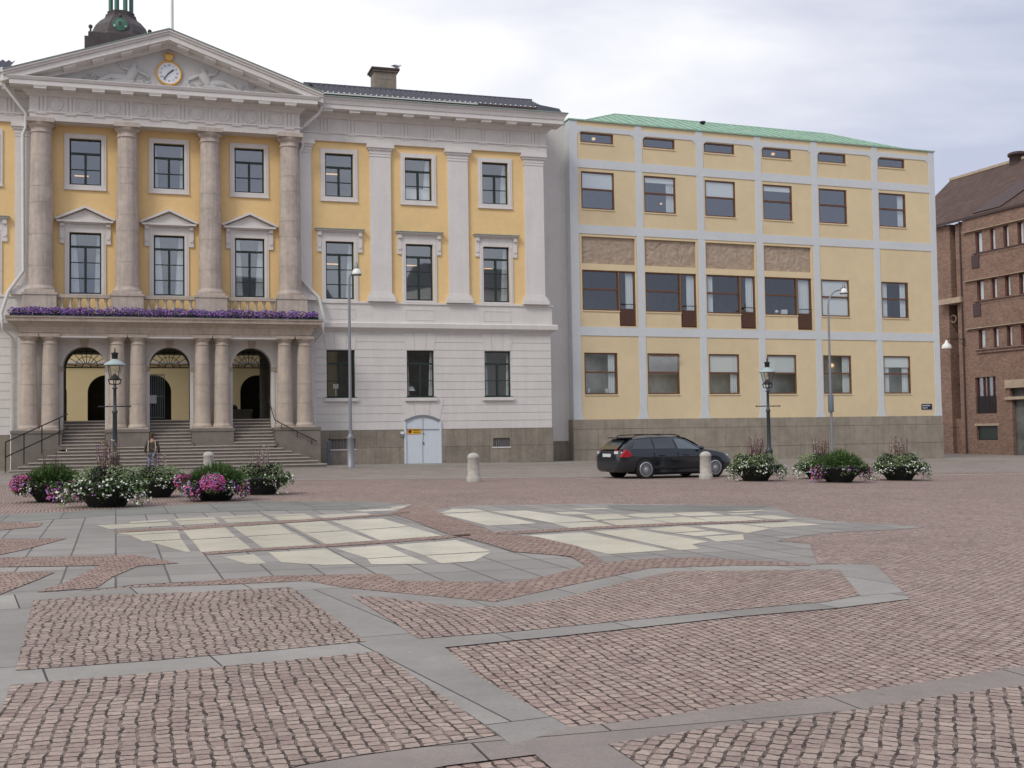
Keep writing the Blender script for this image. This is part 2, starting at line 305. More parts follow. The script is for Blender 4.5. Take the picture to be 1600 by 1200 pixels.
GLASS_L=[[(-7.32,22.07),(-6.8,22.63),(-6.65,22.2),(-7.17,21.63)],[(-7.64,21.24),(-6.51,21.84),(-6.24,21.06),(-7.11,20.37)],[(-6.67,22.76),(-6.05,23.21),(-5.84,22.62),(-6.47,22.19)],[(-6.42,22.05),(-5.82,22.56),(-5.52,21.67),(-6.09,21.17)],[(-5.93,23.36),(-5.23,23.8),(-5.06,23.23),(-5.73,22.78)],[(-5.68,22.63),(-4.99,23.13),(-4.65,22.06),(-5.35,21.66)],[(-6.76,19.57),(-5.9,20.17),(-5.71,19.65),(-6.36,19.13)],[(-6.31,19.03),(-5.66,19.5),(-5.28,18.29),(-5.77,18.01)],[(-5.62,17.85),(-5.23,18.19),(-4.58,16.34),(-4.67,16.37)],[(-5.77,20.16),(-5.15,20.58),(-4.52,18.72),(-5.1,18.28)],[(-5.04,18.14),(-4.44,18.52),(-3.8,16.68),(-4.4,16.3)],[(-5.02,20.69),(-4.35,21.26),(-3.7,19.28),(-4.35,18.81)],[(-4.28,18.61),(-3.64,19.17),(-2.97,17.2),(-3.62,16.75)],[(-3.93,15.63),(-3.59,15.93),(-3.18,14.8),(-3.41,14.75)],[(-5.03,23.69),(-4.38,24.05),(-4.25,23.72),(-4.91,23.37)],[(-4.83,23.21),(-4.21,23.63),(-3.89,22.56),(-4.49,22.18)],[(-4.01,23.61),(-3.11,24.19),(-2.85,23.38),(-3.7,22.64)],[(-3.47,24.96),(-2.74,25.55),(-2.47,24.99),(-3.19,24.59)],[(-2.74,25.92),(-2.38,26.87),(-2.43,25.6),(-2.71,25.47)],[(-4.22,21.43),(-3.61,21.91),(-2.95,19.88),(-3.51,19.37)],[(-3.46,19.22),(-2.86,19.7),(-2.2,17.94),(-2.83,17.4)],[(-3.45,21.98),(-2.58,22.54),(-1.91,20.67),(-2.73,19.91)],[(-2.68,19.75),(-1.85,20.5),(-1.16,18.59),(-2.05,17.88)],[(-3.41,16.14),(-2.7,16.55),(-2.03,14.69),(-2.43,14.62),(-3.0,14.94)],[(-2.56,16.67),(-1.92,17.11),(-1.44,15.66),(-1.95,15.36)],[(-1.93,15.25),(-1.41,15.58),(-1.1,14.69),(-1.8,14.65)],[(-1.78,17.15),(-0.91,17.89),(-0.34,16.23),(-1.23,15.76)],[(-1.2,15.65),(-0.33,16.06),(-0.54,14.97),(-0.93,14.74)]]
GLASS_R=[[(-1.53,24.09),(-1.34,25.35),(-0.84,25.32),(-0.59,24.5)],[(-1.46,23.73),(-0.58,24.23),(0.39,21.25),(-0.46,20.75)],[(-0.45,24.41),(0.27,24.67),(1.56,21.82),(0.7,21.31)],[(0.83,24.15),(1.3,24.32),(1.65,23.54),(1.0,23.48)],[(1.33,25.35),(2.01,25.54),(2.06,25.11),(1.35,24.93)],[(1.41,23.37),(2.08,23.57),(2.28,22.41),(1.58,22.02)],[(1.65,21.74),(2.56,22.11),(2.8,21.16),(1.88,20.61)],[(0.72,21.16),(1.51,21.51),(1.82,20.33),(1.01,20.02)],[(2.24,23.2),(2.51,23.69),(3.21,23.76),(3.23,22.94),(2.53,22.49)],[(3.23,23.86),(4.06,24.12),(4.22,23.18),(3.43,22.93)],[(2.57,22.23),(3.32,22.72),(3.69,21.59),(2.98,20.97)],[(3.51,22.54),(4.39,22.9),(4.76,21.96),(3.75,21.4)],[(4.62,22.9),(5.17,23.11),(5.41,22.16),(4.94,21.96)],[(4.46,24.31),(5.29,24.69),(5.25,24.44),(4.65,24.06)],[(4.34,23.63),(4.9,23.81),(4.9,23.48),(4.42,23.31)],[(4.19,20.82),(5.1,21.37),(5.5,20.72),(4.49,20.11)],[(3.26,20.49),(4.04,20.9),(4.41,19.95),(3.84,19.07)],[(2.27,19.84),(2.97,20.5),(3.26,19.58),(2.62,19.13)],[(2.64,18.98),(3.29,19.42),(3.52,18.92),(2.91,18.47)],[(3.01,18.35),(3.7,18.8),(3.54,17.87),(3.07,17.54)],[(1.34,19.39),(2.07,19.81),(2.92,17.55),(2.61,17.13),(2.63,16.49),(2.33,16.32)],[(0.25,18.67),(1.13,19.18),(2.15,16.32),(1.28,15.83)]]
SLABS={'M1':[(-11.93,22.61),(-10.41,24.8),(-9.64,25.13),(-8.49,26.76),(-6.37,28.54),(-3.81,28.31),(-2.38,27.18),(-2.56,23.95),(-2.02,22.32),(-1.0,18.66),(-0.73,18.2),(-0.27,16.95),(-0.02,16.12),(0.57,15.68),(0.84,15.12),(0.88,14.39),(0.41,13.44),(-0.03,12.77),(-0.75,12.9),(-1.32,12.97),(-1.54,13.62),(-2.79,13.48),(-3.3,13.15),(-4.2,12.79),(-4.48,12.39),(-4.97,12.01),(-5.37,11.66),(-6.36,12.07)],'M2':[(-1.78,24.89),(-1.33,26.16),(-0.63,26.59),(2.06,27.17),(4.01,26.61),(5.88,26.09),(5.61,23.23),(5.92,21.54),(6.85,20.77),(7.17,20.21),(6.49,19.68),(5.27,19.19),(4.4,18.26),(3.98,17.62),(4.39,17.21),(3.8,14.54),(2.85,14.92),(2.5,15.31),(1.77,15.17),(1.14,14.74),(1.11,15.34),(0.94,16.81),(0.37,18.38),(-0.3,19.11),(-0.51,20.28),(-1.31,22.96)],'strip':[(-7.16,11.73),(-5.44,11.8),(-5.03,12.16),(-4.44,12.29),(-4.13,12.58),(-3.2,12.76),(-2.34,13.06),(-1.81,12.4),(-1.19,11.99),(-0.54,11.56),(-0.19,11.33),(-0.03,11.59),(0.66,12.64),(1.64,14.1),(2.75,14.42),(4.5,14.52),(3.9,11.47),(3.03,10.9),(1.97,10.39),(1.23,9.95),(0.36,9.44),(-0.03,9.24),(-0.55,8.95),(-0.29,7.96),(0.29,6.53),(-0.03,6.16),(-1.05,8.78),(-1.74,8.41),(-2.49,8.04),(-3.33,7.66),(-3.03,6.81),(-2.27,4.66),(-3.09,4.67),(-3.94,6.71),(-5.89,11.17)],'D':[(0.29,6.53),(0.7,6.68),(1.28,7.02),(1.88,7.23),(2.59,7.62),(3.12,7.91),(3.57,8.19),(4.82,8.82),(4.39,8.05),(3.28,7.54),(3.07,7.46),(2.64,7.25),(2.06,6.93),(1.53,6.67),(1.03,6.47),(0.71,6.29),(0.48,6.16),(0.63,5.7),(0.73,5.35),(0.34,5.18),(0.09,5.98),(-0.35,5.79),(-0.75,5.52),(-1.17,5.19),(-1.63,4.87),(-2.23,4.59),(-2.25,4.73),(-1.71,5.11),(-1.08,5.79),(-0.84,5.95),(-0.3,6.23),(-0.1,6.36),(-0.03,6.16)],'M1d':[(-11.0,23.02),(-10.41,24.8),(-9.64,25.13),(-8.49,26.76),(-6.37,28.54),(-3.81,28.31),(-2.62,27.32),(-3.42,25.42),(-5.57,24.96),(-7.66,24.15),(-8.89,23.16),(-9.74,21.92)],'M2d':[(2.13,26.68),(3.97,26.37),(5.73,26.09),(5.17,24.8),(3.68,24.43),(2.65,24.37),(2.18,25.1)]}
PANELS={'P1':[(-4.8,11.55),(-4.3,11.9),(-3.37,12.1),(-2.41,12.47),(-1.94,11.25),(-1.64,10.43),(-1.19,9.21),(-1.9,8.82),(-2.64,8.47),(-3.5,8.13)],'P5':[(-1.68,11.81),(-1.32,11.67),(-0.49,10.97),(-0.03,11.04),(0.44,11.53),(1.2,12.79),(1.87,13.77),(3.89,13.92),(3.48,11.7),(3.01,11.27),(2.21,10.87),(1.28,10.36),(0.35,9.84),(-0.03,9.63),(-0.78,9.32),(-1.18,10.45)],'P2':[(-3.33,7.66),(-2.49,8.04),(-1.74,8.41),(-1.05,8.78),(-0.1,6.36),(-0.3,6.23),(-0.84,5.95),(-1.08,5.79),(-1.71,5.11),(-2.22,4.65),(-2.27,4.66),(-3.03,6.81)],'P4':[(0.48,6.16),(0.71,6.29),(1.03,6.47),(1.53,6.67),(2.06,6.93),(2.64,7.25),(3.07,7.46),(3.28,7.54),(4.39,8.05),(2.17,3.68),(1.17,3.68),(0.63,5.7)]}
COBBLE={'W1':[(-7.87,15.42),(-6.97,15.68),(-5.7,15.78),(-5.27,15.92),(-4.69,15.33),(-4.31,14.86),(-4.73,14.53),(-4.67,13.43),(-4.51,12.49),(-5.03,12.16),(-5.04,13.05),(-5.24,14.62),(-6.46,14.54),(-7.34,14.38)],'W3':[(-7.01,13.72),(-6.22,14.0),(-5.54,13.96),(-5.46,13.35),(-5.34,12.03),(-5.49,10.76)],'W4':[(-9.21,18.04),(-8.23,18.51),(-7.17,18.55),(-7.09,16.9),(-7.12,16.02),(-7.72,15.11)],'W5':[(-11.11,21.74),(-9.82,22.09),(-8.9,21.85),(-8.61,20.93),(-9.01,20.27),(-9.94,19.45)],'band':[(-4.18,12.53),(-3.6,12.93),(-2.79,13.48),(-1.54,13.62),(-1.32,12.97),(-0.75,12.9),(-0.03,12.77),(0.41,13.44),(0.88,14.39),(1.14,14.74),(1.77,15.17),(2.5,15.31),(2.86,14.99),(3.74,14.54),(3.64,14.33),(2.74,14.35),(1.64,14.1),(0.66,12.64),(-0.03,11.59),(-0.19,11.33),(-0.54,11.56),(-1.19,11.99),(-1.81,12.4),(-2.33,13.0),(-3.19,12.7),(-4.11,12.53)],'path':[(-2.41,26.7),(-1.81,25.31),(-1.31,22.96),(-0.51,20.28),(-0.3,19.11),(0.37,18.38),(0.94,16.81),(1.11,15.34),(1.14,14.74),(0.88,14.39),(0.74,15.51),(-0.02,16.12),(-0.27,16.95),(-0.73,18.2),(-1.0,18.66),(-2.02,22.32),(-2.56,23.95)],'step':[(3.98,17.62),(4.6,18.04),(4.93,17.61),(4.51,14.45),(3.8,14.54),(4.39,17.21)],'s1':[(-6.94,20.05),(-6.1,20.67),(-5.95,20.73),(-4.84,21.69),(-3.58,22.84),(-2.2,24.41),(-2.16,23.92),(-3.49,22.24),(-4.7,21.08),(-5.75,20.04),(-5.92,20.05),(-6.71,19.52)],'s2':[(-4.36,16.22),(-3.73,16.72),(-2.38,17.63),(-1.17,18.67),(-0.72,19.01),(-0.71,18.65),(-1.14,18.11),(-2.32,17.18),(-3.65,16.36),(-4.23,15.87)],'s3':[(-0.31,19.36),(-0.04,19.47),(1.43,20.41),(3.01,21.23),(5.16,21.87),(5.09,21.56),(2.94,20.71),(1.39,19.87),(-0.04,18.86),(-0.3,18.87)]}
mb = MB(); X = -160
g = MB(); xs = [-160+STEP*i for i in range(181)]; ys = [-80, 0, 20, 60, 120, 320]
g.add([(x, y, gz(x)) for y in ys for x in xs], [(j*len(xs)+i, j*len(xs)+i+1, (j+1)*len(xs)+i+1, (j+1)*len(xs)+i) for j in range(len(ys)-1) for i in range(len(xs)-1)], 'cobble')
tag(g.build('ground'), kind='structure')
drape('street', [[(-90, 19), (-30, 36.2), (-8.2, 41.9), (2.4, 43.4), (14, 46.8), (30, 53), (60, 65), (60, 110), (20, 90), (-20, 78), (-90, 55)]], 'street', .004)
drape('pavement', [[(-70, 36), (-30, 50.5), (2.2, 61.5), (4, 64.3), (33, 75.3), (31, 84), (-10, 75), (-70, 50)]], 'pave', .010)
drape('road_line', [[(-8.2, 42.0), (2.4, 43.5), (2.4, 43.62), (-8.2, 42.12)], [(2.3, 42.2), (6, 43.4), (6, 43.5), (2.3, 42.3)], [(11, 43.6), (22, 47.7), (22, 47.85), (11, 43.75)]], 'plaster', .008)
drape('granite_paving', [SLABS['M1'], SLABS['M2']], 'slab', .004)
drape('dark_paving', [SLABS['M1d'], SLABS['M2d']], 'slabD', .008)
drape('granite_bands', [SLABS['strip']], 'slabB', .008)
drape('granite_cross_band', [SLABS['D']], 'slabC', .008)
drape('cobble_panel', [PANELS['P1']], 'cobbleQ', .012); drape('cobble_panel', [PANELS['P2']], 'cobbleP', .012)
drape('cobble_field', [PANELS['P5']], 'cobble', .012)
drape('cobble_fan', [PANELS['P4']], 'cobbleF', .012)
drape('cobble_bands', [COBBLE[k] for k in ('W1', 'W3', 'W4', 'W5', 'band', 'path', 's1', 's2', 's3')], 'cobbleL', .012)
drape('cobble_corner', [COBBLE['step']], 'cobble', .008)
def grow(p, k=1.035):
    cx, cy = sum(q[0] for q in p)/len(p), sum(q[1] for q in p)/len(p); return [(cx+(x-cx)*k, cy+(y-cy)*k) for x, y in p]
drape('floor_glass', [grow(p) for p in GLASS_L+GLASS_R], 'floorglass', .008)
# ================================================================ TOWN HALL
YT, YR = radians(17.35), radians(20.82)
TO, RO_ = (2.288, 66.994, 0), (3.688, 69.571, 0)
def loc2w(o, yaw, x, y, z=0): return (o[0]+x*cos(yaw)-y*sin(yaw), o[1]+x*sin(yaw)+y*cos(yaw), z)
TW = lambda x, y, z=0: loc2w(TO, YT, x, y, z); RW = lambda x, y, z=0: loc2w(RO_, YR, x, y, z)
th = thing('town_hall', 'neoclassical yellow and white town hall with a pediment clock, giant columns and arched porch', 'town hall', TO, YT)
PC = -21.3; AR = [-25.47, -21.3, -17.13]; WX = [-12.26, -7.77, -3.24]; LX = -30.45
UP, MID, GF = (14.9, 17.33), (9.22, 12.42), (3.77, 6.4)
hw = .78
def holes(cxs, *rows): return [(c-hw, c+hw, a, b) for c in cxs for a, b in rows]
rust = [(2.42+.445*i-.018, 2.42+.445*i+.018, .026) for i in range(12)]
w = MB()
wall(w, -14.3, 0, 1.98, 7.5, holes(WX, GF)+[(-8.72, -6.68, 1.98, 2.2)], 0, 'plaster', .28, rust)
w.add([(0, 0, 1.98), (0, 13, 1.98), (0, 13, 7.5), (0, 0, 7.5)], [(0, 1, 2, 3)], 'plaster')
w.build('ground_floor_wall', th); w = MB(); wall(w, -36, -28.2, 1.98, 7.5, [], 0, 'plaster', .28, rust); w.build('ground_floor_wall', th)
w = MB()
wall(w, -36, -.3, 7.5, 18, holes(WX+AR+[LX], UP, MID), 0, 'yellow', .25)
w.add([(-.3, 0, 7.5), (-.3, 13, 7.5), (-.3, 13, 20), (-.3, 0, 20)], [(0, 1, 2, 3)], 'plaster')
w.build('upper_wall', th)
# voussoirs above ground-floor openings: thin slots between raised stones
for cx, zt in [(c, 6.4) for c in WX]+[(-7.7, 2.74)]:
    for a, b in ((-1.0, -.42), (-.38, .38), (.42, 1.0)):
        v = MB()
        h = 1.0 if zt > 5 else .9; k = 1.22 if zt > 5 else 1.25
        z0 = zt+.03 if zt > 5 else zt+.06
        if zt > 5: v.prism([(cx+a*.78, z0), (cx+b*.78, z0), (cx+b*.78*k, z0+h-.06), (cx+a*.78*k, z0+h-.06)], -.022, .04, 'plaster')
        else: v.prism([(cx+a, z0-.27*abs(a)**1.8), (cx+b, z0-.27*abs(b)**1.8), (cx+b*k, z0+h), (cx+a*k, z0+h)], -.022, .04, 'plaster')
        v.build('keystone' if a == -.38 else 'voussoir', th)
# plinth
p = MB()
wall(p, -13.9, .03, -.7, 1.98, [(-8.72, -6.68, -.7, 1.98), (-13.0, -11.5, .95, 1.5), (-3.6, -2.6, .92, 1.42)], -.08, 'granite', .2)
for q0, q1 in ((-13.9, -8.75), (-6.65, .03)): p.add([(q0, -.08, 1.98), (q1, -.08, 1.98), (q1, .02, 1.98), (q0, .02, 1.98)], [(0, 1, 2, 3)], 'granite')
p.add([(.03, -.08, -.7), (.03, 13, -.7), (.03, 13, 1.98), (.03, -.08, 1.98)], [(0, 1, 2, 3)], 'granite')
p.build('plinth', th)
p = MB(); p.box(-36, -28.6, -.08, .02, -.7, 1.98, 'granite'); p.build('plinth', th)
for a, b, c, d in ((-13.0, -11.5, .95, 1.5), (-3.6, -2.6, .92, 1.42)):
    v = MB(); v.box(a, b, .06, .1, c, d, 'steps'); v.box(a-.06, b+.06, -.11, .0, c-.07, c, 'plaster')
    for i in range(1, 9): v.box(a+(b-a)*i/9-.012, a+(b-a)*i/9+.012, -.02, .02, c, d, 'mast')
    v.build('basement_vent', th)
# door
d = MB(); arc = lambda cx, hw_, z0, rise, n=14: [(cx-hw_+2*hw_*i/n, z0+rise*(1-(2*i/n-1)**2)) for i in range(n+1)]
top = arc(-7.7, 1.0, 2.42, .3)
d.prism([(-8.7, .06)]+top+[(-6.7, .06)], -.02, .06, 'doorw')
dr = d.build('door', th)
f = MB(); outer = arc(-7.7, 1.07, 2.46, .33); inner = arc(-7.7, .96, 2.40, .29)
for i in range(14): f.prism([inner[i], outer[i], outer[i+1], inner[i+1]], -.1, 0.03, 'mast')
f.box(-8.77, -8.66, -.1, .03, .02, 2.44, 'doorw'); f.box(-6.74, -6.63, -.1, .03, .02, 2.44, 'doorw'); f.build('frame', dr)
h = MB(); h.box(-7.715, -7.69, -.035, -.021, .1, 1.4, 'mast'); h.box(-7.69, -7.66, -.035, -.021, 1.4, 2.6, 'mast'); h.build('seam', dr)
for z in (1.14, 1.24, 1.72): h = MB(); h.ball((-7.65, -.04, z), .035, 'ink', 6); h.build('lock', dr)
q = MB(); q.box(-8.98, -8.80, -.2, -.09, 1.72, 1.86, 'white'); q.box(-8.96, -8.82, -.19, -.09, 1.58, 1.69, 'mast'); q.build('intercom_box', th)
# string courses, dado, entablature of the wings
for x0, x1, s0, s1 in ((-14.6, 0, False, True), (-36, -28.0, False, False)):
    m_ = MB(); profile(m_, [(7.40, .0), (7.44, .06), (7.5, .10), (7.58, .26), (7.62, .30), (7.64, .34), (7.88, .36), (7.93, .30), (7.94, .05)], x0, x1, 'plaster', s0, s1)
    profile(m_, [(7.94, .10), (8.97, .10)], x0, x1-.02, 'plaster', s0, s1); profile(m_, [(8.97, .13), (8.99, .17), (9.08, .17), (9.10, .1)], x0, x1-.02, 'trim', s0, s1)
    m_.build('string_course', th)
    m_ = MB(); xe = x1-.25 if s1 else x1; k1 = s1
    profile(m_, [(17.97, .15), (18.38, .15), (18.38, .21), (18.46, .21), (18.46, .13), (19.22, .13), (19.22, .2), (19.34, .28), (19.42, .42), (19.44, .46), (19.56, .48)], x0, xe, 'plaster', s0, k1)
    m_.build('entablature', th)
    m_ = MB(); profile(m_, [(19.56, .98), (19.56, 1.02), (19.80, 1.02), (19.80, 1.06), (19.98, 1.12), (20.1, 1.22), (20.14, 1.22)], x0, xe-.1, 'trim', s0, k1); m_.build('cornice', th)
    m_ = MB(); profile(m_, [(20.14, 1.26), (20.19, 1.26), (20.30, .95)], x0, xe-.1, 'zinc', s0, k1); m_.build('flashing', th)
tx = [-10.0+1.51*i for i in range(-2, 7)]; lx = [-29.1-1.51*i for i in range(4)]
def triglyph(cx, y, zb=18.46, zt=19.2):
    t = MB()
    for k in (-.19, 0, .19): t.box(cx+k-.065, cx+k+.065, y-.045, y+.03, zb+.01, zt, 'plaster')
    t.box(cx-.27, cx+.27, y-.04, y+.03, zt, zt+.05, 'plaster')
    t.box(cx-.27, cx+.27, y-.055, y+.03, zb-.14, zb-.085, 'trim')
    for k in range(6): t.box(cx-.25+k*.09, cx-.20+k*.09, y-.045, y, zb-.18, zb-.14, 'trim')
    t.build('triglyph', th)
def mutule(cx, y0, y1, z=19.44, wd=.30):
    t = MB(); t.box(cx-wd, cx+wd, y0, y1, z-.02, z+.12, 'trim'); t.box(cx-wd-.02, cx+wd+.02, y0-.02, y1, z+.06, z+.125, 'trim'); t.build('mutule', th)
for cx in tx+lx: triglyph(cx, -.13); mutule(cx, -.95, -.4)
# pilasters
def pilaster(cx, wd=.585):
    t = MB(); t.box(cx-wd, cx+wd, -.17, .02, 9.55, 17.4, 'trim'); pb = t.build('pilaster', th)
    b = MB()
    for z0, z1, o in ((9.10, 9.32, .20), (9.32, 9.42, .14), (9.42, 9.56, .09)): b.box(cx-wd-o, cx+wd+o, -.17-o, .0, z0, z1, 'trim')
    b.build('base', pb); c = MB()
    for z0, z1, o in ((17.25, 17.31, .03), (17.4, 17.6, .03), (17.6, 17.72, .10), (17.72, 17.95, .18)): c.box(cx-wd-o, cx+wd+o, -.17-o, .0, z0, z1, 'trim')
    c.build('capital', pb)
for cx in (-14.4, -9.97, -5.49, -.92, -28.25, -32.7): pilaster(cx)
for cx in WX+[LX]:
    t = MB()
    for a, b, c_, d_ in ((-.83, .83, 8.66, 8.72), (-.83, .83, 8.1, 8.14), (-.83, -.79, 8.14, 8.66), (.79, .83, 8.14, 8.66)): t.box(cx+a, cx+b, -.118, -.095, c_, d_, 'plaster')
    t.build('dado_panel', th)
# windows
def th_window(cx, z0, z1, rows, trans, kind, curtain, seed):
    y = .17; f = MB(); b = .075
    f.box(cx-hw, cx-hw+b, y-.04, y+.04, z0, z1, 'dkgreen'); f.box(cx+hw-b, cx+hw, y-.04, y+.04, z0, z1, 'dkgreen')
    f.box(cx-hw+b, cx+hw-b, y-.04, y+.04, z0, z0+b*1.2, 'dkgreen'); f.box(cx-hw+b, cx+hw-b, y-.04, y+.04, z1-b, z1, 'dkgreen')
    zt = z1-(z1-z0)*trans; f.box(cx-hw+b, cx+hw-b, y-.06, y+.03, zt-.05, zt+.05, 'dkgreen'); f.box(cx-.06, cx+.06, y-.05, y+.035, z0+b*1.2, zt-.05, 'dkgreen')
    for i in range(1, rows):
        zz = z0+(zt-z0)*i/rows; f.box(cx-hw+b, cx-.06, y-.03, y+.02, zz-.02, zz+.02, 'dkgreen'); f.box(cx+.06, cx+hw-b, y-.03, y+.02, zz-.02, zz+.02, 'dkgreen')
    o = f.build('window', th)
    g = MB(); g.add([(cx-hw, y+.025, z0), (cx+hw, y+.025, z0), (cx+hw, y+.025, z1), (cx-hw, y+.025, z1)], [(0, 1, 2, 3)], 'glass' if kind == 'gf' else 'glassU'); g.build('pane', o)
    R = random.Random(seed)
    if curtain:
        c = MB()
        for s in (-1, 1):
            if curtain == 'r' and s < 0: continue
            n = 14; wd = (.42 if curtain != 'thin' else .25)*R.uniform(.8, 1.15); pts = []
            for zz, kk in ((z0+.02, 1.0), (z0+(z1-z0)*.5, .85), (z1-.05, .6)):
                for i in range(n+1): pts.append((cx+s*(hw-wd*kk*i/n), .36+.035*sin(i*1.9+seed), zz))
            c.add(pts, [(j*(n+1)+i, j*(n+1)+i+1, (j+1)*(n+1)+i+1, (j+1)*(n+1)+i) for j in range(2) for i in range(n)], 'curtain', True)
        c.build('curtain', o)
    if kind != 'gf':
        s = MB(); e = .24 if kind == 'up' else .22; yb = -.07
        s.box(cx-hw-e, cx-hw, yb, .01, z0-(.22 if kind == 'up' else .11), z1, 'trim'); s.box(cx+hw, cx+hw+e, yb, .01, z0-(.22 if kind == 'up' else .11), z1, 'trim')
        s.box(cx-hw-e, cx+hw+e, yb, .01, z1, z1+e, 'trim')
        if kind == 'up': s.box(cx-hw, cx+hw, yb, .12, z0-.22, z0, 'trim'); s.box(cx-hw-e-.04, cx+hw+e+.04, yb-.03, .01, z0-.27, z0-.22, 'trim')
        for k in (-1, 1): s.box(cx+k*(hw+e*.5)-.02, cx+k*(hw+e*.5)+.02, yb-.02, yb, z0, z1, 'trim')
        s.build('surround', o)
    if kind == 'mid':
        s = MB(); s.box(cx-hw, cx+hw, -.06, .12, z0-.1, z0, 'trim'); s.build('threshold', o); s = MB()
        for k in (-1, 1):
            s.build('hood_bracket', o) if k > 0 else None; s = MB() if k > 0 else s
            s.box(cx+k*1.13-.12, cx+k*1.13+.12, -.09, .01, z1-.6, z1+.5, 'trim'); s.box(cx+k*1.13-.10, cx+k*1.13+.10, -.2, -.09, z1+.30, z1+.5, 'trim'); s.box(cx+k*1.13-.08, cx+k*1.13+.08, -.13, -.09, z1-.35, z1-.2, 'trim')
        s.build('hood_bracket', o); s = MB(); s.box(cx-1.01, cx+1.01, -.05, .01, z1+.22, z1+.5, 'trim')
        z = z1+.5
        if cx in AR:
            s.box(cx-1.38, cx+1.38, -.32, .01, z, z+.10, 'trim'); s.box(cx-1.28, cx+1.28, -.2, .01, z-.06, z, 'trim')
            s.prism([(cx-1.3, z+.10), (cx+1.3, z+.10), (cx, z+.68)], -.14, .01, 'plaster')
            for k in (-1, 1): s.prism([(cx+k*1.42, z+.10), (cx, z+.74), (cx, z+.86), (cx+k*1.5, z+.17)][::k], -.36, .01, 'trim')
        else:
            s.box(cx-1.22, cx+1.22, -.16, .01, z, z+.07, 'trim'); s.box(cx-1.33, cx+1.33, -.28, .01, z+.07, z+.13, 'trim'); s.box(cx-1.37, cx+1.37, -.33, .01, z+.13, z+.17, 'zinc')
        s.build('hood', o)
    if kind == 'gf':
        s = MB(); s.box(cx-hw-.15, cx+hw+.15, -.16, .1, z0-.2, z0-.02, 'plaster'); s.box(cx-hw-.1, cx+hw+.1, -.12, .15, z0-.02, z0+.02, 'dkgreen'); s.build('sill', o)
    return o
sd_ = 0
for cx in [LX]+AR+WX:
    sd_ += 1
    th_window(cx, *UP, 2, .31, 'up', {5: None, 6: 'r', 7: 'r'}.get(sd_, 'thin' if sd_ == 3 else None), sd_)
    th_window(cx, *MID, 3, .225, 'mid', 'both' if cx in AR else ('r' if cx != WX[1] else None), sd_+20)
for i, cx in enumerate(WX):
    o = th_window(cx, *GF, 2, .28, 'gf', 'thin' if i else None, i+50)
    it = MB()
    if i == 1:
        it.lathe([(.26, 0), (.12, .25)], 'curtain', (cx-.45, .5, 4.15), 10); it.tube([(cx-.45, .5, 3.8), (cx-.45, .5, 4.2)], .03, 'wood')
        it.build('table_lamp', o)
    if i == 0: it.box(cx-.35, cx-.05, .5, .52, 4.3, 4.55, 'curtain'); it.box(cx-.23, cx-.18, .5, .52, 3.8, 4.3, 'curtain'); it.build('notice_board', o)
# strip lights on the ceilings of the lit rooms
for cx, z in ((WX[0], 11.3), (WX[1], 11.35), (WX[2], 11.3), (WX[0], 16.4), (AR[0], 15.6)):
    t = MB(); t.box(cx-.6, cx+.1, 1.1, 1.2, z, z+.05, 'lampon'); t.build('ceiling_light', th)
# blind half in the middle top window
t = MB(); t.box(WX[1]-.7, WX[1]+.7, .3, .32, 14.95, 15.62, 'blind'); t.build('window_blind', th)
r = MB()
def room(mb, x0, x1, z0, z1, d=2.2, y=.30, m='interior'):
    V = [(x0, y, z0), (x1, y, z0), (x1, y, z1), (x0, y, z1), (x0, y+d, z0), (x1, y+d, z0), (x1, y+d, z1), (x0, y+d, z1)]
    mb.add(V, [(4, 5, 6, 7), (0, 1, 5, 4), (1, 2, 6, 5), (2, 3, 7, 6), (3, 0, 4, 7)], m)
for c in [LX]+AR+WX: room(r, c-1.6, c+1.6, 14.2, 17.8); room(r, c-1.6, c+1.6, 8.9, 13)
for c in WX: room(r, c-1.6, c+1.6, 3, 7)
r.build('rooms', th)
# ---- roof of the wings
def tiled_roof(x0, x1, y0, z0, y1, z1, pitch=.30):
    mb = MB(); n = int((x1-x0)/pitch); rows = 9; vs = []; fs = []
    k = n*4+1
    for j in range(rows+1):
        for dz in (0, 1):
            t = (j+(0 if dz == 0 else 0))/rows; yy = y0+(y1-y0)*t; zz = z0+(z1-z0)*t
            if dz: zz -= .03
            for i in range(k):
                ph = (i % 4)/4*2*pi; vs.append((x0+pitch*i/4, yy, zz+.06*cos(ph)+(.03 if dz == 0 else 0)))
    for j in range(rows):
        a = (2*j)*k; b = (2*j+3)*k
        for i in range(k-1): fs.append((a+i, a+i+1, b+i+1, b+i)); fs.append((b+i, b+i+1, b-k+i+1, b-k+i))
    mb.add(vs, fs, 'tile', True)
    for i in range(n+1): mb.ball((x0+pitch*i, y0-.03, z0+.03), .046, 'white', 4, (1.2, .5, .8))
    return mb
rf = MB(); rf.add([(-13.9, -1.0, 20.25), (-.2, -1.0, 20.25), (-.2, 2.3, 21.60), (-13.9, 2.3, 21.60)], [(0, 1, 2, 3)], 'tile')
rf.add([(-36, 2.25, 21.6), (-.2, 2.25, 21.6), (-.2, 7, 22.7), (-36, 7, 22.7), (-36, 13, 20), (-.2, 13, 20)], [(0, 1, 2, 3), (3, 2, 5, 4)], 'tile')
rf.add([(-.2, -1.0, 20.2), (-.2, 2.3, 21.6), (-.2, 7, 22.7), (-.2, 13, 20), (-.2, 0, 19.9)], [(0, 1, 2, 3, 4)], 'zinc')
rf.box(-13.9, -.15, 2.2, 2.35, 21.55, 21.90, 'tile')
rf.prism([(-.9, 20.3), (.7, 20.22), (.45, 20.50), (-.9, 20.66)], -.9, 1.0, 'tile')
for i in range(10): rf.tube([(-13.6+i*1.05, 2.25, 21.7), (-13.6+i*1.05, 2.25, 21.95)], .015, 'iron', 4)
rfo = rf.build('roof', th)
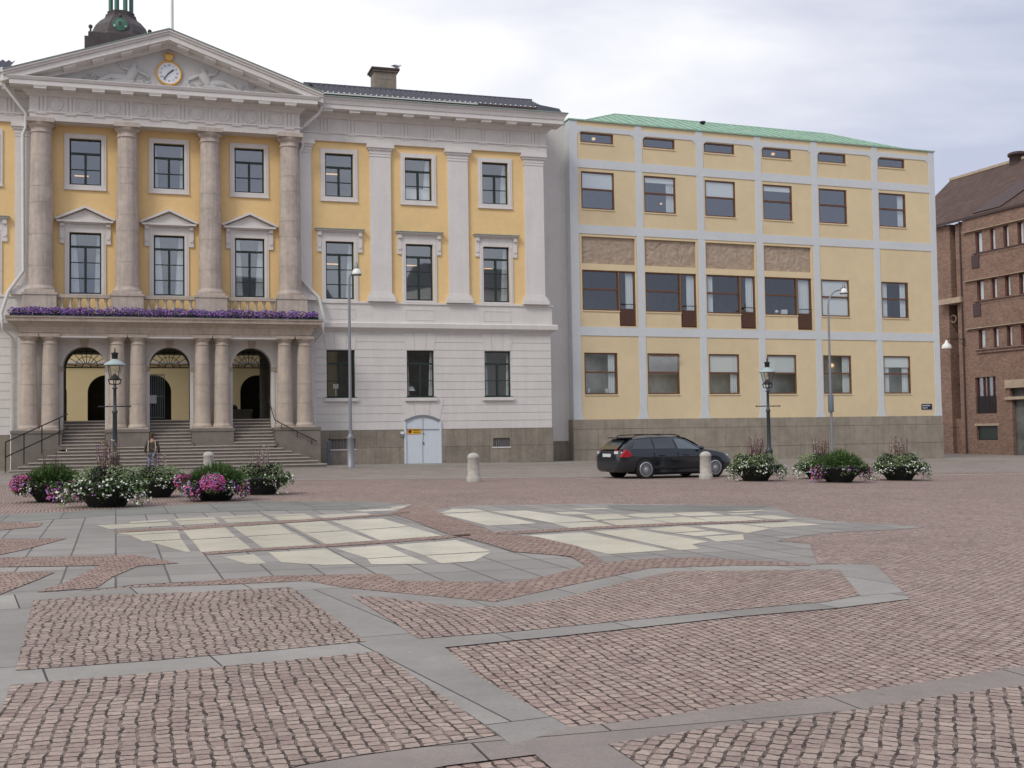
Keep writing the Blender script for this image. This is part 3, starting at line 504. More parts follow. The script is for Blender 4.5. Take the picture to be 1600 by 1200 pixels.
tiled_roof(-13.55, -.35, -.75, 20.5, 2.2, 21.80).build('roof_tiles', rfo)
tiled_roof(-36, -28.9, -.75, 20.5, 2.2, 21.80).build('roof_tiles', rfo)
t = MB(); t.box(-13.7, -4.5, -1.02, -.86, 20.36, 20.42, 'pipe'); t.box(-13.7, -.4, -.86, -.78, 20.28, 20.46, 'dbrown'); t.build('gutter', rfo); t = MB(); t.box(-36, -28.9, -1.02, -.86, 20.34, 20.46, 'pipe'); t.build('gutter', rfo)
c = MB(); c.box(-9.75, -8.42, 2.6, 3.7, 21.2, 22.98, 'granite'); c.box(-9.83, -8.34, 2.5, 3.8, 22.98, 23.08, 'granite'); c.box(-9.92, -8.25, 2.42, 3.88, 23.08, 23.20, 'dbrown'); c.box(-9.78, -8.39, 2.57, 3.73, 21.65, 21.75, 'zinc'); c.build('chimney', rfo)
# ---- portico, upper order
XL, XR = PC-6.8, PC+6.8
e = MB()
def run(mb, prof, m, x0=XL, x1=XR, y=-.85):
    n0 = len(mb.v); profile(mb, prof, x0, x1, m, yback=.9)
    mb.v[n0:] = [(a, b+y, c) for a, b, c in mb.v[n0:]]
run(e, [(17.97, 0), (18.36, 0), (18.36, .06), (18.44, .06), (18.44, 0), (19.2, 0), (19.2, .06), (19.32, .14), (19.4, .28), (19.42, .32), (19.52, .34)], 'plaster')
e.build('portico_entablature', th)
e = MB(); run(e, [(19.52, .82), (19.52, .86), (19.76, .86), (19.76, .90), (19.90, .98), (19.93, .98)], 'trim'); e.build('portico_cornice', th)
px_ = [PC+1.385*(i-4.5) for i in range(10)]
for cx in px_: triglyph(cx, -.85, 18.44, 19.18); mutule(cx, -1.67, -1.2, 19.40)
for i in range(9):
    cx = px_[i]+.6925; t = MB()
    n0 = len(t.v); t.lathe([(.001, .03), (.18, .025), (.20, .012), (.30, .012), (.31, .035), (.335, .035), (.345, 0)], 'plaster', (0, 0, 0), 20)
    t.v = [(cx+a, -.85-c, 18.82+b) for a, b, c in t.v]; t.f = [f[::-1] for f in t.f]; t.build('roundel', th)
# pediment
pd = MB(); ap = (PC, 22.62)
zc0 = 19.93
pd.prism([(PC-7.6, zc0), (PC+7.6, zc0), (PC, 22.35)], -.83, .3, 'rim')
pdo = pd.build('pediment', th)
rk = MB()
for k in (-1, 1):
    ex = PC+k*7.95; s = (22.78-20.02)/7.95
    def band(o0, o1, ya, m_, e0=0):
        pts = [(ex, 20.02+o0), (PC, 22.78+o0), (PC, 22.78+o1), (ex, 20.02+o1)]
        rk.prism(pts if k > 0 else pts, ya, .3, m_)
    band(-.62, -.40, -1.05, 'trim'); band(-.40, -.12, -1.72, 'trim'); band(-.12, .0, -1.80, 'trim'); band(.0, .10, -1.88, 'trim'); band(.10, .15, -1.92, 'zinc')
rk.build('raking_cornice', pdo)
# clip the lower band ends under the cornice by the cornice box itself
for i in range(1, 9):
    cx = px_[i]; sg = -1 if cx < PC else 1
    if abs(cx-PC) > 6: continue
    zz = 22.78-abs(cx-PC)*(2.76/7.95)-.52
    t = MB(); d = .3; sl = -sg*2.76/7.95
    t.prism([(cx-d, zz-d*sl), (cx+d, zz+d*sl), (cx+d, zz+.14+d*sl), (cx-d, zz+.14-d*sl)], -1.62, -1.05, 'trim'); t.build('mutule', pdo)
# clock
ck = MB(); n0 = 0
def face(mb, prof, m, cx, cz, y, n=32):
    n0 = len(mb.v); mb.lathe(prof, m, (0, 0, 0), n); mb.v[n0:] = [(cx+a, y-c, cz+b) for a, b, c in mb.v[n0:]]
CZ = 20.86
face(ck, [(.001, .05), (.58, .05)], 'dial', PC, CZ, -.85); cko = ck.build('clock', pdo)
t = MB(); face(t, [(.57, .03), (.575, .09), (.62, .10), (.66, .08), (.67, 0)], 'gold', PC, CZ, -.85); t.build('clock_rim', cko)
t = MB()
def hand(a, l, wd, y): 
    dx, dz = sin(a), cos(a); nx, nz = dz, -dx
    t.prism([(PC-dx*.1+nx*wd, CZ-dz*.1+nz*wd), (PC+dx*l*.8+nx*wd*1.3, CZ+dz*l*.8+nz*wd*1.3), (PC+dx*l, CZ+dz*l), (PC+dx*l*.8-nx*wd*1.3, CZ+dz*l*.8-nz*wd*1.3), (PC-dx*.1-nx*wd, CZ-dz*.1-nz*wd)], y-.01, y, 'ink')
hand(radians(50), .34, .025, -.92); hand(radians(219), .46, .018, -.93); t.build('clock_hands', cko)
for i, s_ in enumerate(['XII', 'I', 'II', 'III', 'IIII', 'V', 'VI', 'VII', 'VIII', 'IX', 'X', 'XI']):
    a = 2*pi*i/12; o = text(s_, .13, 'ink', cko, (PC+.42*sin(a), -.905, CZ+.42*cos(a)), (pi/2, -a*0, 0), 'numeral', .003)
    o.rotation_euler = (pi/2, 0, 0)
t = MB(); zc = CZ+.66; t.prism([(PC-.14, zc), (PC+.14, zc), (PC+.26, zc+.34), (PC+.13, zc+.26), (PC+.07, zc+.38), (PC, zc+.28), (PC-.07, zc+.38), (PC-.13, zc+.26), (PC-.26, zc+.34)], -.98, -.84, 'gold')
for k in (-.24, -.08, .08, .24): t.ball((PC+k, -.92, zc+.37), .045, 'gold', 5)
t.ball((PC, -.92, zc+.42), .05, 'gold', 5); t.build('crown', cko)
# tympanum relief: reclining figures and foliage in low relief
R = random.Random(3)
def limb(mb, a, b, r0, r1): mb.tube([(a[0], -.86, a[1]), ((a[0]+b[0])/2, -.93, (a[1]+b[1])/2), (b[0], -.86, b[1])], [r0, (r0+r1)/2*1.1, r1], 'rim', 8)
for k in (-1, 1):
    t = MB(); X_ = lambda d: PC+k*d
    t.ball((X_(1.75), -.88, 21.12), .16, 'rim', 8, (1, .8, 1.15))                     # head
    limb(t, (X_(1.7), 20.95), (X_(2.0), 20.42), .26, .24); limb(t, (X_(2.0), 20.42), (X_(2.9), 20.52), .20, .16); limb(t, (X_(2.9), 20.52), (X_(3.6), 20.12), .15, .09)
    limb(t, (X_(1.8), 20.3), (X_(2.8), 20.22), .18, .14); limb(t, (X_(2.8), 20.22), (X_(3.9), 20.08), .13, .07); limb(t, (X_(1.55), 20.88), (X_(1.0), 20.6), .10, .08)
    limb(t, (X_(1.85), 20.85), (X_(2.35), 20.98), .10, .07); limb(t, (X_(2.35), 20.98), (X_(2.55), 21.3), .07, .05)
    for j in range(40): a = R.uniform(1.0, 2.7); z = 20.1+R.random()*.25; t.ball((X_(a), -.86, z), R.uniform(.05, .12), 'rim', 4, (1.4, .7, 1))
    t.v = [(x_, -.83+(y_+.83)*.62, z_) for x_, y_, z_ in t.v]; t.build('relief_figure', pdo)
t = MB()
for j in range(120):
    a = R.uniform(-4.6, 4.6); zmax = 22.2-abs(a)*.33-20.0; z = 20.02+abs(R.gauss(0, .25))*min(1, zmax)
    if abs(a) < .75 or z > 20.0+zmax-.25: continue
    t.tube([(PC+a, -.84, z), (PC+a+R.uniform(-.15, .15), -.90, z+R.uniform(.03, .12)), (PC+a+R.uniform(-.25, .25), -.84, z+R.uniform(.0, .2))], [.03, .05, .02], 'rim', 5)
t.build('relief_foliage', pdo)
# portico roof + cupola behind
t = MB(); t.prism([(PC-7.9, 20.15), (PC+7.9, 20.15), (PC, 22.92)], .3, 9, 'copper'); t.build('portico_roof', th)
CX, CY = -24.0, 12.0; CUP = len(bpy.data.objects)
cu = MB(); cu.box(CX-2.05, CX+2.05, CY-2.05, CY+2.05, 21, 26.75, 'dcopper'); cu.box(CX-1.85, CX+1.85, CY-1.85, CY+1.85, 26.75, 27.1, 'dcopper')
cu.lathe([(1.98, 26.74), (1.98, 27.15), (1.9, 27.25), (1.82, 27.5), (1.6, 27.95), (1.3, 28.3), (1.05, 28.5), (1.0, 28.62)], 'dcopper', (CX, CY, 0), 8, False, pi/8, 2*pi+pi/8)
cuo = cu.build('cupola', th)
t = MB(); t.lathe([(.98, 28.6), (.98, 28.75), (.86, 28.8), (.88, 28.95), (.8, 29.0)], 'dcopper', (CX, CY, 0), 8, False, pi/8, 2*pi+pi/8)
for i in range(8):
    a = pi/8+i*pi/4; t.tube([(CX+.66*cos(a), CY+.66*sin(a), 28.95), (CX+.66*cos(a), CY+.66*sin(a), 31)], .13, 'vgreen', 6)
t.lathe([(.8, 31), (.9, 31.1), (.6, 31.8), (.1, 32.6)], 'copper', (CX, CY, 0), 8, False); t.build('lantern', cuo)
for sx in (-1, 1): t = MB(); t.ball((CX+sx*1.72, CY-1.7, 27.45), .13, 'dcopper', 6); t.tube([(CX+sx*1.72, CY-1.7, 27.05), (CX+sx*1.72, CY-1.7, 27.4)], .06, 'dcopper'); t.build('ball_finial', cuo)
t = MB(); face(t, [(.001, .06), (.30, .08), (.36, .02), (.40, .08), (.44, 0)], 'vgreen', CX, 27.75, CY-1.72, 16); t.ball((CX, CY-1.72, 28.28), .12, 'dcopper', 6)
for a in (-.32, .32): t.ball((CX+a, CY-1.75, 27.6), .1, 'copper', 5)
t.build('emblem', cuo); text('R', .36, 'dcopper', cuo, (CX, CY-1.83, 27.75), name='monogram')
for q_ in (cuo,): q_.location = (0, 0, -.62)
# upper columns
def column(cx, cy, z0, z1, r0, r1, m, plinth, ab, name='column', joints=5):
    t = MB(); hgt = z1-z0; rad = lambda u: r0+(r1-r0)*(u**1.4); us = [0]+[(j+(.12*((j*7+int(cx*3)) % 5-2) if name == 'column' else 0))/(joints+1) for j in range(1, joints+1)]+[1]
    for a_, b_ in zip(us, us[1:]):
        g_ = .011/hgt; ua, ub = a_+(g_ if a_ else 0), b_-(g_ if b_ < 1 else 0)
        t.lathe([(rad(ua+(ub-ua)*q/4), z0+hgt*(ua+(ub-ua)*q/4)) for q in range(5)], m, (cx, cy, 0), 28)
        if b_ < 1: t.lathe([(rad(ub)-.013, z0+hgt*ub-.003), (rad(ub)-.013, z0+hgt*(ub+2*g_)+.003)], m, (cx, cy, 0), 28)
    o = t.build(name, th)
    b = MB(); b.box(cx-plinth, cx+plinth, cy-plinth, cy+plinth, z0-.36*r0/.55, z0-.22*r0/.55, m)
    b.lathe([(plinth*.98, z0-.22*r0/.55), (plinth*1.0, z0-.15*r0/.55), (plinth*.95, z0-.09*r0/.55), (r0*1.06, z0-.08*r0/.55), (r0*1.06, z0-.02), (r0, z0+.01)], m, (cx, cy, 0), 28); b.build('base', o)
    c = MB(); s = r0/.55; c.lathe([(r1, z1-.01), (r1+.05*s, z1+.02*s), (r1+.05*s, z1+.07*s), (r1, z1+.08*s), (r1, z1+.26*s), (r1+.04*s, z1+.28*s), (ab*.97, z1+.42*s), (ab*.97, z1+.46*s)], m, (cx, cy, 0), 28)
    c.box(cx-ab, cx+ab, cy-ab, cy+ab, z1+.46*s, z1+.66*s, m); c.build('capital', o)
    return o
UCX = [PC-6.255, PC-2.085, PC+2.085, PC+6.255]
for cx in UCX: column(cx, -.62, 9.5, 17.3, .60, .49, 'stone', .72, .66)
for cx in UCX:
    t = MB(); t.box(cx-.80, cx+.80, -1.5, 0, 7.8, 8.98, 'stone'); t.box(cx-.84, cx+.84, -1.54, 0, 8.98, 9.10, 'stone'); t.box(cx-.55, cx+.55, -1.512, -1.49, 8.15, 8.72, 'stone')
    t.build('pedestal', th)
for i in range(3):
    a, b = UCX[i]+.82, UCX[i+1]-.82; t = MB(); t.box(a, b, -1.36, -1.08, 8.86, 9.03, 'stone2'); t.box(a, b, -1.36, -1.08, 7.8, 7.98, 'stone2')
    bo = t.build('balustrade', th)
    for j in range(6):
        x = a+(b-a)*(j+.5)/6; q = MB(); q.lathe([(.1, 7.98), (.1, 8.03), (.07, 8.06), (.12, 8.25), (.11, 8.36), (.055, 8.62), (.06, 8.68), (.10, 8.8), (.10, 8.86)], 'stone2', (x, -1.22, 0), 10); q.build('baluster', bo)
# ---- porch
pe = MB(); run(pe, [(6.86, 0), (7.02, 0), (7.02, .04), (7.10, .04), (7.12, .05), (7.3, .12), (7.42, .26), (7.52, .40), (7.54, .52), (7.70, .54), (7.72, .60), (7.78, .60)], 'stone2', PC-7.15, PC+7.15, -2.1)
# extend the slab back to the wall
pe.box(PC-7.6, PC+7.6, -1.3, 0, 7.5, 7.775, 'stone2'); pe.box(PC-7.2, PC+7.2, -1.3, 0, 6.86, 7.5, 'stone2')
pe.build('porch_cornice', th)
t = MB(); t.box(PC-7.68, PC+7.68, -2.72, -.05, 7.785, 7.80, 'zinc'); t.build('cornice_flashing', th)
for cx in (-28.01, -27.02, -23.86, -22.87, -19.70, -18.71, -15.50, -14.47): column(cx+.0, -1.72, 2.42, 6.45, .425, .345, 'stone2', .50, .47, 'porch_column', 3)
for a, b in ((-28.75, -26.45), (-24.4, -22.33), (-20.25, -18.17), (-16.02, -13.72)):
    t = MB(); t.box(a, b, -2.32, .6, -.6, 2.02, 'steps'); t.box(a-.04, b+.04, -2.36, .6, 2.02, 2.17, 'steps'); t.build('column_pedestal', th)
for a, b in ((-26.45, -24.45), (-22.3, -20.25), (-18.15, -16.05)):
    t = MB(); t.box(a-.2, b+.2, -2.1, -.95, 6.78, 6.858, 'trim'); t.build('soffit_panel', th)
# arch wall
aw = MB(); YF, YB, RA, ZS = -1.0, 1.4, 1.02, 5.40
def arch_wall(mb, cxs, x0, x1, z0, z1, y, r, zs, m, n=20):
    xs = [x0]+[v for c in cxs for v in (c-r, c+r)]+[x1]
    for i in range(0, len(xs), 2): mb.add([(xs[i], y, z0), (xs[i+1], y, z0), (xs[i+1], y, z1), (xs[i], y, z1)], [(0, 1, 2, 3)], m)
    for c in cxs:
        pts = [(c-r*cos(pi*i/n), zs+r*sin(pi*i/n)) for i in range(n+1)]
        for i in range(n): mb.add([(pts[i][0], y, pts[i][1]), (pts[i+1][0], y, pts[i+1][1]), (pts[i+1][0], y, z1), (pts[i][0], y, z1)], [(0, 1, 2, 3)], m)
def arch_reveal(mb, c, z0, zs, r, y0, y1, m, n=20):
    pts = [(c-r, z0)]+[(c-r*cos(pi*i/n), zs+r*sin(pi*i/n)) for i in range(n+1)]+[(c+r, z0)]
    for i in range(len(pts)-1): mb.add([(pts[i][0], y0, pts[i][1]), (pts[i+1][0], y0, pts[i+1][1]), (pts[i+1][0], y1, pts[i+1][1]), (pts[i][0], y1, pts[i][1])], [(3, 2, 1, 0)], m)
arch_wall(aw, AR, PC-7.3, PC+7.45, .0, 6.86, YF, RA, ZS, 'plaster')
for c in AR: arch_reveal(aw, c, 1.0, ZS, RA, YF, YF+.75, 'plaster'); 
aw.add([(PC+7.45, YF, 0), (PC+7.45, .1, 0), (PC+7.45, .1, 6.86), (PC+7.45, YF, 6.86)], [(0, 1, 2, 3)], 'plaster')
aw.add([(PC-7.3, .1, 0), (PC-7.3, YF, 0), (PC-7.3, YF, 6.86), (PC-7.3, .1, 6.86)], [(0, 1, 2, 3)], 'plaster')
awo = aw.build('porch_wall', th)
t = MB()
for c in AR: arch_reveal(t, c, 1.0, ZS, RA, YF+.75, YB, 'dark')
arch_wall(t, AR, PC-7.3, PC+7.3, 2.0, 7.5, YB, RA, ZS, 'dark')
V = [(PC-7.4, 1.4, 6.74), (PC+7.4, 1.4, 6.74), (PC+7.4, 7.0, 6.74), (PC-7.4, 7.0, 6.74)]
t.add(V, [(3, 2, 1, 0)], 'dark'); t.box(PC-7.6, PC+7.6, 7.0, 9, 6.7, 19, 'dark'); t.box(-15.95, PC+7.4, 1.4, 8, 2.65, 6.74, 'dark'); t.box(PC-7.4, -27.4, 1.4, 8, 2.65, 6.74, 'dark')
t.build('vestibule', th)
for c in AR:
    t = MB()
    for s in (-1, 1):
        t.box(*( (c-RA-.30, c-RA+.03) if s < 0 else (c+RA-.03, c+RA+.30)), YF-.07, YF+.6, ZS-.24, ZS+.0, 'stone2')
        t.box(*( (c-RA-.16, c-RA+.02) if s < 0 else (c+RA-.02, c+RA+.16)), YF-.035, YF+.1, 2.17, ZS-.24, 'plaster')
    pr = [(c-.14, ZS+RA-.02), (c+.14, ZS+RA-.02), (c+.24, 6.84), (c-.24, 6.84)]; t.prism(pr, YF-.05, YF+.1, 'stone2')
    n = 18
    for i in range(n):
        a0, a1 = pi*i/n, pi*(i+1)/n; q = lambda a, r_: (c-r_*cos(a), ZS+r_*sin(a))
        if .42 < (a0+a1)/2/pi < .58: continue
        t.prism([q(a0, RA), q(a0, RA+.16), q(a1, RA+.16), q(a1, RA)], YF-.03, YF+.02, 'plaster')
    t.build('arch_trim', awo)
    t = MB(); z = ZS+.10
    for i in range(9): a = pi*(i+.5)/9; t.tube([(c-.2*cos(a), YB-.2, z+.2*sin(a)*.95), (c-.98*cos(a), YB-.2, z+.92*sin(a))], .018, 'iron', 5)
    for r_ in (.2, .55): t.tube([(c-r_*cos(pi*i/12), YB-.2, z+r_*sin(pi*i/12)) for i in range(13)], .018, 'iron', 5)
    t.box(c-1.02, c+1.02, YB-.24, YB-.16, z-.05, z, 'iron'); t.build('fanlight', th)
# wrought gate half-open in the middle arch
t = MB(); gx0, gx1 = PC-1.0, PC-.25
for i in range(9): x = gx0+(gx1-gx0)*i/8; t.tube([(x, 1.1+(x-gx0)*.5, 2.75), (x, 1.1+(x-gx0)*.5, 5.15)], .018, 'verdigris', 5)
for z in (2.8, 3.95, 5.1): t.tube([(gx0, 1.1, z), (gx1, 1.1+(gx1-gx0)*.5, z)], .022, 'verdigris', 5)
gt = t.build('gate', th); t = MB(); t.box(gx0-.02, gx0+.34, 1.02, 1.05, 3.55, 4.0, 'white'); t.build('notice', gt)
# steps
t = MB()
for k in range(7): t.box(-28.6+.40*k, -13.75-.40*k, -4.55+.36*k, -2.3 if k else -2.3, -.5 if k == 0 else .12+.165*(k-1)+.02, .12+.165*(k+1)-.165*.0, 'steps')
for c in AR:
    for k in range(8): t.box(c-1.12, c+1.12, -2.42+.33*k, .4 if k < 7 else 9, 1.2, 1.275+.172*(k+1), 'steps')
t.box(PC-7.4, PC+7.4, .35, 9, 1.5, 2.64, 'steps')
so = t.build('steps', th)
t = MB()
for k in range(7): t.box(-28.63+.40*k, -13.72-.40*k, -4.59+.36*k, -4.42+.36*k, .12+.165*(k+1)-.045, .12+.165*(k+1)+.006, 'nosing')
for c in AR:
    for k in range(8): t.box(c-1.01, c+1.01, -2.46+.33*k, -2.32+.33*k, 1.275+.172*(k+1)-.045, 1.275+.172*(k+1)+.006, 'nosing')
t.build('step_nosing', so)
# handrails
t = MB(); P0, P1 = Vector((-28.75, -4.5, .2)), Vector((-26.55, -2.45, 1.55))
for dz in (1.42, .72): t.tube([P0+Vector((0, 0, dz)), P1+Vector((0, 0, dz-.2)), P1+Vector((.35, .5, dz))], .03, 'iron', 6)
for i in range(4): q = P0.lerp(P1, i/3); t.tube([q-Vector((0, 0, .1)), q+Vector((0, 0, 1.42-.2*i/3))], .03, 'iron', 6)
t.tube([P0+Vector((0, 0, 1.42)), P0+Vector((0, -.08, .72))], .03, 'iron', 6); t.build('handrail', th)
t = MB(); pts = [(-16.25, -.3, 3.75), (-16.1, -2.5, 2.55), (-15.0, -2.5, 1.95), (-13.95, -2.5, 1.42)]; t.tube(pts, .028, 'iron', 6)
for x, z in ((-15.75, 2.33), (-14.95, 1.9), (-14.2, 1.5)): t.tube([(x, -2.5, z), (x, -2.42, z-.22), (x, -2.3, z-.22)], .018, 'iron', 5)
t.build('handrail', th)
# downpipes
t = MB(); t.tube([(-13.35, -1.1, 20.3), (-13.38, -1.05, 19.5), (-13.5, -1.0, 19.2), (-14.45, -.3, 18.45), (-14.45, -.3, 17.95), (-14.28, -.35, 17.6), (-14.45, -.3, 17.2), (-14.42, -.3, 10.2), (-13.5, -.45, 9.25), (-13.25, -.6, 8.1), (-13.3, -.6, 7.75)], .09, 'pipe', 8); t.tube([(-13.35, -1.1, 20.3), (-13.35, -1.1, 19.75)], .14, 'pipe', 8)
t.tube([(-13.32, -.7, 7.75), (-13.32, -.7, 7.3), (-13.72, -.15, 6.75), (-13.72, -.14, 2.0)], .075, 'pipe', 8); t.build('downpipe', th)
t = MB(); t.tube([(-29.25, -1.1, 20.3), (-29.2, -1.05, 19.5), (-28.3, -.4, 18.4), (-28.32, -.4, 17.6), (-28.45, -.4, 17.3), (-28.4, -.35, 10.3), (-29.1, -.5, 9.2), (-29.4, -.65, 8.1), (-29.35, -.65, 7.7)], .09, 'pipe', 8); t.tube([(-29.3, -1.1, 20.3), (-29.3, -1.1, 19.75)], .14, 'pipe', 8)
t.tube([(-29.35, -.65, 7.75), (-29.35, -.65, 7.3), (-28.95, -.15, 6.9), (-28.95, -.14, .1)], .075, 'pipe', 8); t.build('downpipe', th)
# ---- courtyard building seen through the arches
cb = thing('courtyard_building', 'yellow courtyard wall with dark arches, seen through the porch arches of the town hall', 'building', TW(PC, 19), YT)
t = MB(); y0 = 0; CA = [-7.2, -3.1, 1.0, 5.3]
t.v = []; arch_wall(t, [-7.5, -3.85, -.8, 2.7, 6.15], -12, 12, 2.4, 12, 0, 1.17, 4.85, 'court'); 
for c in [-7.5, -3.85, -.8, 2.7, 6.15]: arch_reveal(t, c, 2.4, 4.85, 1.17, 0, 2.5, 'dark')
t.box(-12, 12, 2.5, 3, 2.4, 7, 'dark'); t.build('wall', cb)
t = MB(); t.box(-12, 12, -.12, -.002, 6.65, 6.8, 'pale'); t.box(-12, 12, -.25, -.002, 6.8, 6.95, 'trim'); t.build('string_course', cb)
t = MB(); t.box(-15, 15, -11, 2.5, 2.3, 2.66, 'pave'); t.build('courtyard_floor', cb)
st = thing('stone_trough', 'grey stone trough in the courtyard behind the right arch of the porch', 'trough', TW(-17.0, 10.5, 2.66), YT)
t = MB(); t.box(-.75, .75, -.4, .4, .12, .75, 'pave'); t.box(-.8, .8, -.45, .45, .62, .78, 'pave'); t.box(-.6, .6, -.3, .3, 0, .12, 'pave'); t.ball((-.3, 0, .85), .22, 'dark', 6); t.build('basin', st)
# ================================================================ OFFICE BUILDING
ob = thing('office_building', 'four-storey pale yellow office building with a white grid facade and green copper roof', 'office building', RO_, YR)
OX = [.78, 5.08, 9.43, 13.75, 18.08, 22.94]; WD = 2.24
hs = [(x, x+WD, 19.42, 20.07) for x in OX]+[(x, x+WD, 15.33, 17.65) for x in OX]+[(x, x+WD, 3.96, 6.51) for x in OX]
hs += [(x, x+WD, 9.1, 11.56) for x in OX[4:]]
for x in OX[:4]: hs += [(x-.06, x+2.44, 9.1, 11.57), (x+2.44, x+3.56, 8.16, 11.57), (x-.06, x+3.60, 11.97, 13.63)]
w = MB(); wall(w, 0.02, 27.66, 2.43, 20.75, hs, 0, 'pale', .16)
w.add([(0.02, 0, 2.43), (0.02, .9, 2.43), (0.02, .9, 20.75), (0.02, 0, 20.75)], [(3, 2, 1, 0)], 'frame'); w.add([(27.66, 0, 2.43), (27.66, 14, 2.43), (27.66, 14, 20.75), (27.66, 0, 20.75)], [(0, 1, 2, 3)], 'pale')
w.build('wall', ob)
g = MB()
VX = [(0.0, .55), (4.49, 4.97), (8.82, 9.32), (13.15, 13.64), (17.52, 18.0), (22.4, 22.87), (27.2, 27.68)]
for a, b in VX:
    g.box(a, b, -.04, .02, 3.1, 20.45, 'frame')
    lp = [(a, 3.1), (a-.02 if a else 0, 2.9), (a-.07 if a else 0, 2.65), (a-.16 if a else 0, 2.43), (b+.16 if b < 27 else b+.03, 2.43), (b+.07 if b < 27 else b+.02, 2.65), (b+.02, 2.9), (b, 3.1)]
    g.prism(lp[::-1], -.04, .02, 'frame'); g.box(a, b, -.037, .02, 20.45, 20.74, 'frame')
for z0, z1 in ((7.55, 8.09), (13.80, 14.33), (17.86, 18.38), (20.12, 20.43)): g.box(0.03, 27.65, -.043, .02, z0, z1, 'frame')
for (a, b), (c, d) in zip(VX, VX[1:]):     # rounded upper corners of the top panels
    for s, x in ((1, b), (-1, c)):
        r_ = .42; pts = [(x, 20.12), (x, 20.12-r_)]+[(x+s*r_*(1-cos(pi/2*i/6)), 20.12-r_+r_*sin(pi/2*i/6)) for i in range(1, 7)]
        g.prism(pts, -.039, .02, 'frame')
g.build('facade_grid', ob)
def ob_win(x, z0, z1, seed, wd=WD, rail=.47, cur=None, blind=0, tilt=False, parent=ob, lampz=None, kind='window'):
    y = .09; b = .085; f = MB()
    f.box(x, x+b, y-.05, y+.05, z0, z1, 'wood'); f.box(x+wd-b, x+wd, y-.05, y+.05, z0, z1, 'wood'); f.box(x+b, x+wd-b, y-.05, y+.05, z0, z0+b, 'wood'); f.box(x+b, x+wd-b, y-.05, y+.05, z1-b, z1, 'wood')
    if rail: zr = z1-(z1-z0)*rail; f.box(x+b, x+wd-b, y-.06, y+.04, zr-.05, zr+.05, 'wood')
    o = f.build(kind, parent)
    p = MB(); p.add([(x+b, y+.02, z0+b), (x+wd-b, y+.02, z0+b), (x+wd-b, y+.02, z1-b), (x+b, y+.02, z1-b)], [(0, 1, 2, 3)], 'glassU' if z0 > 14 else 'glass'); p.build('pane', o)
    s = MB(); s.box(x-.02, x+wd+.02, -.05, y-.05, z0-.07, z0, 'pale'); s.build('sill', o)
    if blind: 
        q = MB(); q.box(x+b, x+wd-b, y+.035, y+.05, z1-(z1-z0)*blind, z1-b, 'blind'); q.build('blind', o)
    if cur:
        q = MB(); n = 12
        for s_ in (-1, 1):
            if (cur == 'r' and s_ < 0) or (cur == 'l' and s_ > 0): continue
            cw = .5 if cur != 'thin' else .3; xe = x+b if s_ < 0 else x+wd-b; 
            pts = [(xe-s_*cw*i/n, y+.12+.035*sin(i*1.8+seed), zz) for zz in (z0+b, z1-b) for i in range(n+1)]
            q.add(pts, [(i, i+1, n+2+i, n+1+i) for i in range(n)], 'curtain', True)
        q.build('curtain', o)
    if tilt:
        q = MB(); zr = z1-(z1-z0)*rail; q.add([(x+b, y-.02, zr+.05), (x+wd-b, y-.02, zr+.05), (x+wd-b, y-.32, z1-b-.08), (x+b, y-.32, z1-b-.08)], [(0, 1, 2, 3)], 'sash')
        q.box(x+b, x+wd-b, y-.36, y-.30, z1-b-.12, z1-b-.05, 'wood'); q.build('tilted_sash', o)
    return o
for i, x in enumerate(OX):
    ob_win(x, 19.42, 20.07, i, rail=0)
    ob_win(x, 15.33, 17.65, i+10, cur={3: None, 5: 'r', 1: 'r'}.get(i), blind=.5 if i in (0, 2) else (.18 if i in (1, 3) else 0))
    ob_win(x, 3.96, 6.51, i+20, cur={0: 'r', 2: 'r', 4: 'r', 5: 'both'}.get(i), blind=.46 if i in (2, 3) else (.3 if i == 5 else (.5 if i == 1 else 0)), tilt=i in (1,))
ob_win(OX[4], 9.1, 11.56, 50, blind=.96); ob_win(OX[5], 9.1, 11.56, 51, cur='both')
